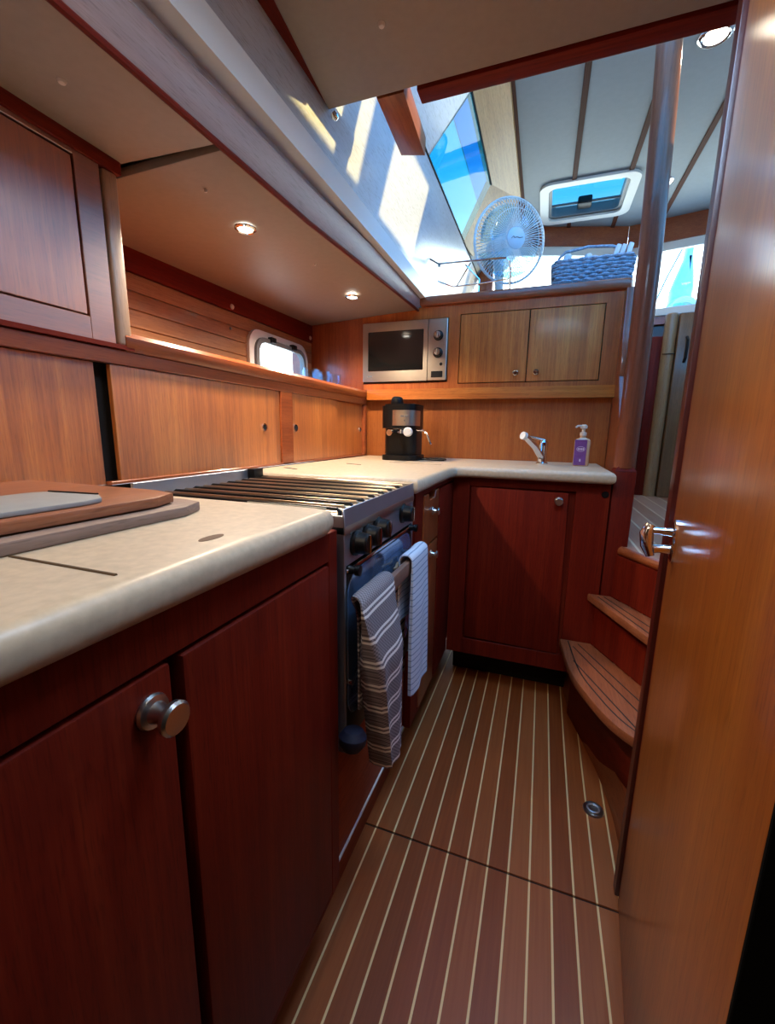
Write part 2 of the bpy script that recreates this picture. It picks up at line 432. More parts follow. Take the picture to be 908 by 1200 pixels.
# pale timber lining above and aft of the glass, stepping inward
fr = MB()
fr.hexa([(ws(2.283), 1.80, 2.283), (ws(2.283), 2.50, 2.283), (-.225, 2.78, 2.36), (-.225, 1.80, 2.36),
         (ws(2.283) - .03, 1.80, 2.32), (ws(2.283) - .03, 2.50, 2.32), (-.225, 2.78, 2.40), (-.225, 1.80, 2.40)])
fr.hexa([(ws(2.10), 2.585, 2.10), (ws(2.10) + .02, 2.80, 2.10), (-.225, 2.78, 2.36), (ws(2.283), 2.42, 2.283),
         (ws(2.10) - .03, 2.60, 2.12), (ws(2.10) - .03, 2.80, 2.14), (-.26, 2.80, 2.40), (ws(2.283) - .03, 2.44, 2.31)])
fr.build('window_frame', M['pale'], w2)
MB().tube([(ws(2.283) + .002, 1.80, 2.281), (ws(2.283) + .002, 2.42, 2.281)], .004).build('gasket', M['gap'], w2)
wa = MB(); wslab(wa, 2.78, 3.55, 2.10, 2.42); wa.build('wall_saloon_side_aft', M['roofv'], kind='structure')
# saloon lower side and the back of the galley bulkhead
MB().box(-.66, -.60, 2.10, 3.55, -.04, 1.66).build('wall_saloon_lower', W['mahmY'], kind='structure')

# galley ceiling, header beam, short coaming rail, wall above
CZ = 1.82
FH = (-.10, .20, .34, .84)      # unseen hatch added over the viewer to let in cool light
cl = MB(); cl.prism([(-.47, -1.2), (.9, -1.2), (.9, .596), (FH[1], .596), (FH[1], FH[2]), (FH[0], FH[2]), (FH[0], FH[3]), (FH[1], FH[3]), (FH[1], .606), (.9, .606), (.9, 1.070), (-.556, 1.070), (-.525, .797)], 'Z', CZ, CZ + .03, .004, 3)
cl.build('ceiling', M['vinyl'], kind='structure')
MB().box(-.335, .90, 1.078, 1.124, CZ - .002, CZ + .10, .004).build('trim_7', W['mahoX'], kind='structure')
MB().box(-.60, -.50, -1.2, 1.08, CZ + .012, CZ + .06).build('trim_8', W['mahoY'], kind='structure')
MB().prism([(-.432, 1.076), (-.364, 1.076), (-.377, 1.313), (-.442, 1.291)], 'Z', CZ, CZ + .05, .004, 2).build('trim_9', W['mahmY'], kind='structure')
wwm = MB()
for x0, x1, z0, z1 in ((-.62, 1.36, CZ + .04, 1.99), (-.62, 1.36, 2.36, 2.45), (-.62, -.30, 1.99, 2.36), (1.22, 1.36, 1.99, 2.36), (.42, .48, 1.99, 2.36)): wwm.box(x0, x1, 1.06, 1.09, z0, z1)
wwm.build('wall_windscreen', M['roofv'], kind='structure')  # unseen windscreen wall, openings added to let sky light in
for i, (x0, x1) in enumerate(((-.31, .43), (.47, 1.23))):
    MB().box(x0, x1, 1.072, 1.078, 1.98, 2.37).build('window_%d' % (9 + i), M['glass'], kind='structure')
cu = MB()
for x0, x1, y0, y1 in ((-.62, FH[0], -1.2, 1.08), (FH[1], 1.3, -1.2, 1.08), (FH[0], FH[1], -1.2, FH[2]), (FH[0], FH[1], FH[3], 1.08)): cu.box(x0, x1, y0, y1, CZ + .075, CZ + .12)
cu.build('ceiling_upper', M['hullw'], kind='structure')
fc_ = MB(); fc_.ring([(FH[0] - .02, FH[2] - .02), (FH[1] + .02, FH[2] - .02), (FH[1] + .02, FH[3] + .02), (FH[0] - .02, FH[3] + .02)], [(FH[0], FH[2]), (FH[1], FH[2]), (FH[1], FH[3]), (FH[0], FH[3])], 'Z', CZ - .005, CZ + .13)
fc_.build('trim_30', M['white'], kind='structure')
MB().box(FH[0] - .01, FH[1] + .01, FH[2] - .01, FH[3] + .01, CZ + .012, CZ + .018).build('window_11', M['glass'], kind='structure')

# saloon roof with the hatch opening, battens
HQ = [(-.088, 2.80), (.357, 2.73), (.306, 3.13), (-.100, 3.235)]
RZ = 2.40
def roof():
    b = MB()
    b.box(-.34, -.09, 1.0, 3.6, RZ, RZ + .04); b.box(.345, 1.40, 1.84, 3.6, RZ, RZ + .04); b.box(.48, 1.40, 1.0, 1.85, RZ, RZ + .04)
    b.box(-.09, .345, 1.84, 2.77, RZ, RZ + .04); b.box(-.09, .48, 1.0, 1.18, RZ, RZ + .04); b.box(-.09, .345, 3.18, 3.6, RZ, RZ + .04)
    return b
roof().build('ceiling_saloon', M['roofv'], kind='structure')
batt = wood('roof_batten', (.055, .015, .006), (.08, .022, .009), (.11, .033, .014), axis='Y', rough=.7, coat=0, spec=.15)
for i, x in enumerate((-.228, .050, .322, .597)):
    b = MB()
    segs = [(1.88, 3.48)] if not (-.1 < x < .345) else [(1.88, 2.735), (3.215, 3.48)]
    hw = .017 if i == 0 else .012
    for y0, y1 in segs: b.box(x - hw, x + hw, y0, y1, RZ - .008, RZ + .002, .002, 1)
    b.build('trim_%d' % (10 + i), batt, kind='structure')
MB().box(-.300, -.245, 1.06, 3.45, RZ - .012, RZ + .004, .003).build('trim_14', M['roofv'], kind='structure')
MB().box(-.095, .485, 1.175, 1.845, RZ + .015, RZ + .022).build('window_12', M['glass'], kind='structure')  # added unseen roof opening, lets blue skylight down to door and panel
# roof hatch
h = thing('roof_hatch', 'pale framed roof hatch with blue sky in its pane, above the saloon', 'hatch', (.128, 2.975, RZ))
def hq(d): return [(u, v) for u, v in rrect(-.09 - d, .345 + d, 2.77 - d, 3.18 + d, .05 + d * .5, 5)]
MB().ring(hq(.035), hq(-.012), 'Z', RZ - .014, RZ - .001).build('frame', M['white'], h)
MB().ring(hq(-.001), hq(-.030), 'Z', RZ + .002, RZ + .055).build('coaming_ring', M['grey'], h)
MB().prism(hq(-.002), 'Z', RZ + .056, RZ + .062).build('pane', M['hatchgl'], h)
hb = MB(); hb.tube([(-.07, 3.07, RZ + .03), (.325, 3.07, RZ + .03)], .008); hb.build('cross_bar', M['grey'], h)
MB().box(.085, .165, 3.03, 3.11, RZ + .005, RZ + .05, .01).build('latch', M['black'], h)

# aft end of the saloon: two-facet header, window strips, sill, bulkhead
A0, A1, A2 = (-.50, 3.13), (.425, 3.42), (1.36, 3.20)
def facet(mb, a, b, z0, z1, t=.05, ins=0.):
    d = Vector((b[0] - a[0], b[1] - a[1], 0)).normalized(); n = Vector((-d.y, d.x, 0))
    a3 = Vector((*a, 0)) + n * ins; b3 = Vector((*b, 0)) + n * ins
    c = [a3, b3, b3 + n * t, a3 + n * t]
    return mb.hexa([(p.x, p.y, z0) for p in c] + [(p.x, p.y, z1) for p in c], .002, 1)
hd = MB(); facet(hd, A0, A1, 2.285, 2.41); facet(hd, A1, A2, 2.265, 2.41); hd.build('trim_15', W['mahmX'], kind='structure')
hd = MB(); facet(hd, A0, A1, 2.23, 2.287, .03, .015); facet(hd, A1, A2, 2.215, 2.267, .03, .015); hd.build('trim_16', M['white'], kind='structure')
for i, (a, b) in enumerate(((A0, A1), (A1, A2))):
    g = MB(); facet(g, a, b, 1.85, 2.24, .006, .03); g.build('window_%d' % (3 + i), M['glass'], kind='structure')
sl = MB(); facet(sl, A0, A1, 1.812, 1.858, .09, -.04); facet(sl, A1, A2, 1.812, 1.858, .09, -.04); sl.build('trim_17', M['white'], kind='structure')
sl = MB(); facet(sl, A0, A1, 1.76, 1.812, .05, -.03); facet(sl, A1, A2, 1.76, 1.812, .05, -.03); sl.build('trim_18', W['mahmX'], kind='structure')
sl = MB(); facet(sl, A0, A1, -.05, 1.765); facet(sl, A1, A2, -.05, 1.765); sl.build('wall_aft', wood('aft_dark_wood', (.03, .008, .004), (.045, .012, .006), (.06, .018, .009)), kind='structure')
mu = MB(); mu.box(.395, .450, 3.37, 3.43, 1.85, 2.27, .008); mu.box(-.50, -.40, 3.13, 3.20, 1.85, 2.30, .008); mu.build('trim_19', W['mahmZ'], kind='structure')
# starboard side of the saloon: unseen wall, openings shaped for sun patches and blue fill
X1 = 1.32
SWIN = ((1.10, 1.47, 1.65, 2.36), (1.49, 1.76, 2.00, 2.36), (1.88, 2.37, 2.055, 2.30), (2.52, 2.93, 2.050, 2.32))
sw = MB()
sw.box(X1, X1 + .05, .95, 3.5, -.05, 1.65); sw.box(X1, X1 + .05, 1.47, 3.5, 1.65, 2.00); sw.box(X1, X1 + .05, .95, 1.10, 1.65, 2.0); sw.box(X1, X1 + .05, 1.0, 3.5, 2.36, 2.45)
yy = 1.0
for y0, y1, z0, z1 in SWIN:
    sw.box(X1, X1 + .05, yy, y0, 2.00, 2.36); yy = y1
    if z0 > 2.0: sw.box(X1, X1 + .05, y0, y1, 2.00, z0)
    if z1 < 2.36: sw.box(X1, X1 + .05, y0, y1, z1, 2.36)
sw.box(X1, X1 + .05, yy, 3.5, 2.00, 2.36)
sw.build('wall_saloon_right', M['coaming'], kind='structure')
for i, (y0, y1, z0, z1) in enumerate(SWIN):
    MB().box(X1 + .02, X1 + .026, y0 - .01, y1 + .01, z0 - .01, z1 + .01).build('window_%d' % (5 + i), M['glass'], kind='structure')
# saloon sole
MB().prism([(.289, 1.606), (.367, 1.466), (.60, 1.03), (1.34, 1.03), (1.34, 3.5), (-.62, 3.5), (-.62, 2.105), (.300, 2.105), (.300, 1.70)], 'Z', .64, .67).build('floor_saloon', M['sole'], kind='structure')

# right side: bulkhead beside the door, passage wall coloured near-black for its shade, closing wall behind the camera
MB().box(.275, 1.36, .955, 1.00, 0, 1.90).build('wall_right', W['mahoZ'], kind='structure')
MB().box(.285, .33, -1.2, .956, 0, 1.815).build('wall_passage', wood('shaded_passage_wood', (.004, .002, .001), (.006, .003, .002), (.008, .004, .003), rough=.7, coat=0), kind='structure')  # darkness of the passage put into the wood colour
MB().box(-1.3, .57, -1.25, -1.2, 0, 1.90).build('wall_front', W['teakZ'], kind='structure')
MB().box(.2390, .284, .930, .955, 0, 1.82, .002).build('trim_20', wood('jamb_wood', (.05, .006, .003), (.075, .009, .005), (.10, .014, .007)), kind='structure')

# the door leaf, swung open along the passage
DP, DA = Vector((.243, .911, 0)), math.radians(5.8)
d1 = bpy.data.objects.new('door_1', None); COL.objects.link(d1); d1.location = DP; WORLD['door_1'] = DP.copy(); d1['kind'] = 'structure'
u = Vector((-math.sin(DA), -math.cos(DA), 0)); nrm = Vector((-math.cos(DA), math.sin(DA), 0))
def dq(s, n, z): p = DP + u * s + nrm * n; return (p.x, p.y, z)
Lw = .556
leaf = MB(); leaf.hexa([dq(0, 0, .004), dq(Lw, 0, .004), dq(Lw, -.026, .004), dq(0, -.026, .004), dq(0, 0, 1.79), dq(Lw, 0, 1.79), dq(Lw, -.026, 1.79), dq(0, -.026, 1.79)], .0025, 2)
leaf.build('leaf', M['door'], d1)
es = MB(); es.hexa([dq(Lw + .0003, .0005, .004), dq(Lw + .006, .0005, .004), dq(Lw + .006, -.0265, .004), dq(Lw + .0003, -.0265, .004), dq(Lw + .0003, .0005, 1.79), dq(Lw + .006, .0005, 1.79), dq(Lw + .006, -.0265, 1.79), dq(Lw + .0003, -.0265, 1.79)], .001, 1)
es.build('edge_shade', plain('black_door_shade', (.002, .002, .002), .9, spec=.1), d1)  # near-black strip, the darkness at the door's end put into its colour
ed = MB(); ed.hexa([dq(-.010, -.001, .004), dq(-.0003, -.001, .004), dq(-.0003, -.026, .004), dq(-.010, -.026, .004), dq(-.010, -.001, 1.79), dq(-.0003, -.001, 1.79), dq(-.0003, -.026, 1.79), dq(-.010, -.026, 1.79)], .001, 1)
ed.build('edge_strip', W['mahoZ'], d1)
hs, hz = .036, .862
rose = MB(); c = Vector(dq(hs, 0, hz)); rose.lathe([(0, 0), (.030, 0), (.030, .003), (.024, .006), (0, .006)], c, nrm, 24, .62, 1.35)
handle = rose.build('handle_plate', M['chrome'], d1)
hg = MB()
hg.tube([dq(hs, .004, hz + .016), dq(hs, .022, hz + .016), dq(hs, .038, hz + .016)], [.009, .007, .007], 12)
hg.tube([dq(hs, .004, hz - .016), dq(hs, .022, hz - .017), dq(hs + .004, .034, hz - .018)], [.009, .0075, .008], 12)
hg.tube([dq(hs - .004, .040, hz + .026), dq(hs, .045, hz + .010), dq(hs + .006, .043, hz - .012), dq(hs + .012, .036, hz - .030)], [.009, .012, .011, .007], 12)
hg.build('handle', M['chrome'], d1)

# ================================================================== BASE UNITS
# --- near base unit under the near worktop
FX = -.315
c = thing('base_cabinet', 'red mahogany base unit nearest the viewer with two tall doors under the cream worktop', 'cabinet', (-.6, .1, 0))
b = MB(); b.box(-.86, FX - .020, -1.15, .605, .16, .885); b.build('carcass', W['mahoZ'], c)
b = MB(); ff = (FX - .020, FX)
for y0, y1, z0, z1 in ((.592, .622, .16, .886), (-1.15, .592, .838, .886), (-1.15, .592, .16, .172)): b.box(*ff, y0, y1, z0, z1, .0012, 1)
b.build('face_frame', W['mahoZ'], c)
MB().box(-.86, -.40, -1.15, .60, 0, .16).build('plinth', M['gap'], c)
dA = MB().box(FX - .019, FX + .001, -.35, .2720, .176, .833, .003).build('door', W['mahoZ'], c)
dB = MB().box(FX - .019, FX + .003, .2850, .588, .176, .833, .004).build('door', W['mahoZ'], c)
make_knob((FX + .001, .247, .799), (1, 0, 0), dA, .0165, .033)
# --- worktops
def nose_poly(xin, xout, z0, z1):
    pass
wt = MB().prism([(-.862, -1.15), (-.298, -1.15), (-.298, .56), (-.306, .592), (-.34, .602), (-.862, .602)], 'Z', .887, ZT, .0165, 5).build('worktop', M['top'])
tag(wt, 'cream worktop nearest the viewer with a lift-out lid and finger hole', 'worktop')
MB().tube([(-.300 - .03, .2405, ZT + .0003), (-.47, .2405, ZT + .0003)], .0016, 6).build('lid_seam', plain('lid_seam_brown', (.10, .06, .03), .8), wt)
MB().tube([(-.470, .590, ZT + .0003), (-.318, .590, ZT + .0003)], .0012, 6).build('lid_edge', plain('lid_edge_cream', (.55, .46, .34), .7), wt)
MB().lathe([(0, .0006), (.0255, .0006), (.0255, 0)], (-.349, .372, ZT), (0, 0, 1), 20, .30, .72).build('finger_hole', plain('finger_hole_brown', (.16, .09, .05), .8), wt)
fw = MB().prism([(-.862, 1.062), (-.300, 1.062), (-.296, 1.075), (-.296, 1.49), (-.285, 1.535), (-.245, 1.558), (.238, 1.558), (.238, 2.060), (-.862, 2.060)], 'Z', .887, ZT, .0165, 5).build('worktop', M['top'])
tag(fw, 'cream L-shaped worktop running from the cooker round to the sink corner', 'worktop')
for x0, y0, x1, y1 in ((-.80, 1.20, -.735, 1.17), (-.70, 1.47, -.63, 1.44)):
    MB().tube([(x0, y0, ZT + .0003), (x1, y1, ZT + .0003)], .004, 6, squash=.3).build('finger_slot', M['gap'], fw)
MB().tube([(-.58, 1.62, ZT + .0003), (-.36, 1.60, ZT + .0003)], .0014, 6).build('lid_seam', plain('lid_seam_tan', (.35, .26, .18), .8), fw)

# --- drawer unit between cooker and sink corner
c = thing('drawer_unit', 'narrow mahogany unit with two knobbed drawer fronts between cooker and sink corner', 'cabinet', (-.5, 1.35, 0))
X0 = -.312
MB().box(-.86, X0 - .018, 1.092, 2.05, .165, .885).build('carcass', W['mahoZ'], c)
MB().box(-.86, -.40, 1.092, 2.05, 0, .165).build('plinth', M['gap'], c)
b = MB()
for y0, y1, z0, z1 in ((1.090, 1.168, .165, .886), (1.358, 1.372, .165, .886), (1.168, 1.60, .872, .886), (1.168, 1.60, .165, .176)): b.box(X0 - .018, X0, y0, y1, z0, z1, .001, 1)
b.build('face_frame', W['mahoZ'], c)
d = MB().prism([(1.172, .708), (1.354, .708), (1.354, .868), (1.312, .868), (1.300, .848), (1.235, .848), (1.222, .868), (1.172, .868)], 'X', X0 - .016, X0 + .003, .002, 1).build('drawer', W['mahmZ'], c)
make_knob((X0 + .003, 1.268, .808), (1, 0, 0), d, .013, .024)
d = MB().box(X0 - .016, X0 + .003, 1.172, 1.354, .180, .702, .0025).build('door', W['mahmZ'], c)
make_knob((X0 + .003, 1.262, .670), (1, 0, 0), d, .013, .024)
MB().box(X0 - .016, X0 + .003, 1.377, 1.588, .180, .866, .0025).build('panel', W['mahoZ'], c)

# --- sink unit
c = thing('sink_cabinet', 'red mahogany sink unit facing the viewer with one knobbed door below the tap', 'cabinet', (0, 1.8, 0))
SY = 1.60
MB().box(-.310, .232, SY + .018, 2.05, .165, .885).build('carcass', W['mahoZ'], c)
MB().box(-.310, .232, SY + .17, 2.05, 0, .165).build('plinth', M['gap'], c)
b = MB()
for x0, x1, z0, z1 in ((-.310, -.246, .165, .886), (.124, .232, .165, .886), (-.246, .124, .853, .886), (-.246, .124, .165, .230)): b.box(x0, x1, SY, SY + .018, z0, z1, .001, 1)
b.build('face_frame', W['mahoZ'], c)
d = MB().prism([(-.238, .240), (.112, .234), (.100, .846), (-.240, .850)], 'Y', SY - .003, SY + .015, .0025, 2).build('door', W['mahoZ'], c)
make_knob((.070, SY - .003, .817), (0, -1, 0), d, .0145, .026)
MB().lathe([(0, .003), (.010, .003), (.012, 0), (0, 0)], (.216, SY, .848), (0, -1, 0), 16).build('push_button', M['black'], c)

# --- newel post, end panel, pole
MB().box(.236, .304, 1.605, 1.675, 0, .930, .004).build('trim_21', W['mahoZ'], kind='structure')
MB().loft([[(.236, 1.605, .93), (.304, 1.605, .93), (.304, 1.675, .93), (.236, 1.675, .93)], [(.268, 1.63, .972), (.272, 1.63, .972), (.272, 1.65, .972), (.268, 1.65, .972)]]).build('trim_22', W['mahoZ'], kind='structure')
ep = [(1.68, .60), (2.10, .60), (2.10, 1.62), (1.995, 1.62), (1.985, 1.45), (1.95, 1.36), (1.955, 1.28), (1.84, 1.12), (1.74, 1.0), (1.68, .94)]
MB().prism(ep, 'X', .264, .292, .003, 2).build('trim_23', W['mahmZ'], kind='structure')
pole = MB().tube([(.270, 1.64, .94), (.2715, 1.64, 1.20), (.2705, 1.64, 1.6), (.262, 1.64, 2.0), (.245, 1.64, RZ)], .0335, 24).build('grab_pole', wood('pole_wood', (.17, .040, .015), (.23, .058, .022), (.30, .085, .034), axis='Z', rough=.42, coat=.25, coat_rough=.08, spec=.25))
tag(pole, 'tall varnished round grab pole rising from the newel post by the steps to the roof', 'pole')

# --- steps up to the saloon
c = thing('companion_steps', 'red teak winding steps with curved lower tread between sink unit and door', 'steps', (.3, 1.3, 0))
def smooth(p, n=6):
    P = [Vector((*q, 0)) for q in p]; out = []
    for i in range(len(P) - 1):
        a, b_, c_, d_ = P[max(i - 1, 0)], P[i], P[i + 1], P[min(i + 2, len(P) - 1)]
        for k in range(n):
            t = k / n
            v = .5 * ((2 * b_) + (c_ - a) * t + (2 * a - 5 * b_ + 4 * c_ - d_) * t * t + (3 * b_ - a - 3 * c_ + d_) * t ** 3)
            out.append((v.x, v.y))
    return out + [p[-1]]
front = smooth([(.117, 1.594), (.141, 1.375), (.183, 1.245), (.228, 1.150), (.276, 1.095), (.345, 1.04)])
t1 = MB().prism(front + [(.50, 1.04), (.222, 1.594)], 'Z', .270, .300, .005, 2).build('tread', M['tread'], c)
def caulk_line(pts, z, parent, r=.0022):
    return MB().tube([(x, y, z) for x, y in pts], r, 6, squash=.35).build('caulking', M['caulk'], parent)
ins = [(x + .026, y + .012 - .03 * (1 if i == 0 else 0)) for i, (x, y) in enumerate(front[:-4])]
caulk_line(ins, .3004, t1)
for k, (p, q) in enumerate((((.160, 1.545), (.345, 1.125)), ((.178, 1.57), (.385, 1.13)), ((.155, 1.44), (.292, 1.125)))): caulk_line([p, q], .3004, t1)
rf = smooth([(.168, 1.594), (.215, 1.43), (.262, 1.27), (.300, 1.15), (.34, 1.04)])
MB().loft([[(x, y, 0) for x, y in rf], [(x, y, .27) for x, y in rf], [(x + .012, y + .003, .27) for x, y in rf], [(x + .012, y + .003, 0) for x, y in rf], ], cap=False, closed=False).build('riser', W['mahoY'], c)
kb = smooth([(.160, 1.74), (.178, 1.595), (.214, 1.43), (.243, 1.31), (.264, 1.17), (.268, 1.057), (.268, 1.0)])
MB().loft([[(x, y, 0), (x + .004 + max(0, (1.5 - y) * .05), y, .082), (x + .012 + max(0, (1.5 - y) * .05), y, .087), (x + .05, y, .087), (x + .05, y, 0)] for x, y in kb]).build('kick_board', W['mahmY'], c)
t2 = MB().prism([(.195, 1.594), (.320, 1.298), (.430, 1.04), (.60, 1.04), (.268, 1.594)], 'Z', .462, .490, .005, 2).build('tread', M['tread'], c)
for p, q in (((.225, 1.57), (.42, 1.10)), ((.245, 1.575), (.45, 1.13))): caulk_line([p, q], .4904, t2)
def wallseg(p, q, z0, z1, t=.012):
    d = Vector((q[0] - p[0], q[1] - p[1], 0)).normalized(); n = Vector((-d.y, d.x, 0)) * t
    if n.x < 0: n = -n
    P = [Vector((*p, 0)), Vector((*q, 0))]; cs = [P[0], P[1], P[1] + n, P[0] + n]
    return MB().hexa([(v.x, v.y, z0) for v in cs] + [(v.x, v.y, z1) for v in cs])
wallseg((.223, 1.594), (.495, 1.04), .30, .462).build('riser', W['mahoZ'], c)
wallseg((.270, 1.594), (.59, 1.04), .49, .64).build('riser', W['mahoZ'], c)
nz = Vector((.367 - .289, 1.466 - 1.606, 0)).normalized()
MB().tube([(.287, 1.606, .655), (.365, 1.466, .655), (.595, 1.035, .655)], .016, 12).build('nosing', W['mahmY'], c)

# --- floor ring pull
r_ = thing('ring_pull', 'round chrome ring pull set in the striped sole by the steps', 'ring pull', (.217, 1.162, 0))
MB().lathe([(0, .001), (.017, .001), (.022, .004), (.026, .004), (.028, .0003), (0, .0003)], (.217, 1.162, 0), (0, 0, 1), 28).build('cup', M['knob'], r_)
MB().tube([(.217 + .015 * math.cos(a), 1.162 + .015 * math.sin(a), .0055) for a in [2 * PI * k / 20 for k in range(20)]], .0025, 8, closed=True).build('ring', M['brightknob'], r_)

# ================================================================== COOKER
c = thing('cooker', 'stainless gas cooker with black knobs set between the two cream worktops', 'cooker', (-.55, .85, 0))
Y0, Y1, SX = .640, 1.059, -.312
MB().box(-.80, SX - .02, Y0 + .012, Y1 - .012, .445, .868).build('body', M['black'], c)
for y in (Y0, Y1 - .008): MB().box(-.80, SX + .002, y, y + .008, .44, .905, .001, 1).build('side_panel', M['stove'], c)
hob = MB().box(-.80, SX + .004, Y0, Y1, .870, .888, .003).build('hob', M['steel'], c)
b = MB(); b.hexa([(SX - .002, Y0, .876), (SX + .004, Y0, .876), (SX + .004, Y1, .876), (SX - .002, Y1, .876), (SX - .002, Y0, .918), (SX + .001, Y0, .918), (SX + .001, Y1, .918), (SX - .002, Y1, .918)], .001, 1)
b.build('front_rim', M['stove'], c)
b = MB(); b.box(-.806, -.798, Y0, Y1, .872, .936, .001, 1); b.build('back_splash', M['stove'], c)
b = MB(); b.box(-.798, SX, Y1 - .006, Y1, .885, .917, .001, 1); b.build('side_rim', M['steel'], c)
MB().box(-.80, -.775, Y1 - .05, Y1 - .008, .905, .938, .002).build('clamp_bracket', M['black'], c)
# burners and the wire grate
for x, y, r in ((-.68, .75, .040), (-.68, .96, .032), (-.45, .75, .032), (-.45, .96, .045)):
    bu = MB().lathe([(0, 0), (r, 0), (r, .010), (r * .82, .014), (0, .014)], (x, y, .888), (0, 0, 1), 24).build('burner', M['knob'], c)
    MB().lathe([(0, 0), (r * .7, 0), (r * .72, .006), (r * .6, .008), (0, .008)], (x, y, .902), (0, 0, 1), 24).build('burner_cap', M['black'], bu)
for k_, y in enumerate([Y0 + .024 + .0285 * k for k in range(14)]):
    MB().tube([(-.775, y, .893), (-.775, y, .908), (-.767, y, .913), (SX - .024, y, .913), (SX - .018, y, .908), (SX - .018, y, .893)], .0030 if k_ % 2 else .0036, 8).build('grate_bar', M['brass'] if k_ % 2 else M['black'], c)
for x in (-.73, -.60, -.50, -.38):
    MB().tube([(x, Y0 + .02, .9075), (x, Y1 - .02, .9075)], .003, 8).build('grate_rail', M['black'], c)
# control panel, knobs
cpn = MB().box(SX - .012, SX, Y0 + .008, Y1 - .008, .812, .876, .001, 1).build('control_panel', M['stove'], c)
for y, z in ((.690, .847), (.744, .849), (.800, .852), (.970, .853)):
    k = MB().lathe([(0, 0), (.0245, 0), (.0245, .005), (.021, .008), (.019, .026), (.016, .029), (0, .029)], (SX, y, z), (1, 0, 0), 24).build('control_knob', M['black'], cpn)
    MB().tube([(SX + .029, y, z - .017), (SX + .029, y, z + .017)], .003, 8).build('pointer', M['chrome'], k)
    MB().lathe([(0, 0), (.0045, 0), (.0045, .0015), (0, .0015)], (SX, y - .022, z + .024), (1, 0, 0), 10).build('dot', M['chrome'], cpn)
MB().lathe([(0, 0), (.008, 0), (.007, .010), (0, .011)], (SX, 1.025, .834), (1, 0, 0), 14).build('ignition_button', M['chrome'], cpn)
# oven door
od = MB().box(SX - .012, SX, Y0 + .008, Y1 - .008, .445, .806, .002).build('oven_door', M['black'], c)
MB().box(SX, SX + .0035, Y0 + .010, Y1 - .010, .800, .8065, .001, 1).build('top_strip', M['chrome'], od)
MB().prism(rrect(Y0 + .012, Y1 - .018, .50, .797, .045, 6), 'X', SX + .0003, SX + .003, .0008, 1).build('oven_glass', plain('blue_reflection_glass', (.12, .20, .36), .12, .35, coat=.8, coat_rough=.08), od)  # blue reflection put into the oven glass colour
for y in (Y0 + .024, Y1 - .024):
    MB().lathe([(0, 0), (.009, 0), (.007, .012), (.010, .014), (.010, .022), (0, .024)], (SX, y, .803), (1, 0, 0), 16).build('door_pivot', M['black'], od)
MB().lathe([(0, 0), (.006, 0), (.006, .01), (0, .012)], (SX + .001, .655, .585), (1, 0, 0), 12).build('door_screw', M['chrome'], od)
rl = MB().box(-.281, -.267, .665, 1.030, .722, .755, .003).build('towel_rail', plain('rail_brown_wood', (.22, .12, .085), .5, mottle=.15), c)
for y in (.690, 1.01): MB().box(SX, -.279, y - .006, y + .006, .728, .748, .001, 1).build('rail_bracket', M['black'], rl)
# panel under the cooker
k = thing('under_cooker_panel', 'brown mahogany panel with a white strip below the cooker', 'panel', (-.34, .85, .165))
PW = wood('plinth_wood', (.20, .030, .008), (.27, .046, .012), (.34, .072, .020), axis='Y', rough=.6, coat=0, spec=.15)
MB().box(-.352, -.334, .625, 1.088, .165, .430, .002).build('board', PW, k)
MB().box(-.334, -.330, .640, 1.086, .166, .172, .0005, 1).build('white_strip', M['white'], k)
MB().box(-.40, -.372, .625, 1.088, 0, .165).build('plinth', PW, k)
nb = MB().lathe([(0, -.022), (.016, -.019), (.025, -.006), (.026, .006), (.018, .018), (0, .023)], (-.286, .622, .492), (0, .2, 1), 20, 1, 1).build('reflection_blob', M['navy'])  # navy ball put in for a knob-like blue reflection
tag(nb, 'small navy blue bundle standing in for a reflection at the foot of the oven door', 'blob')

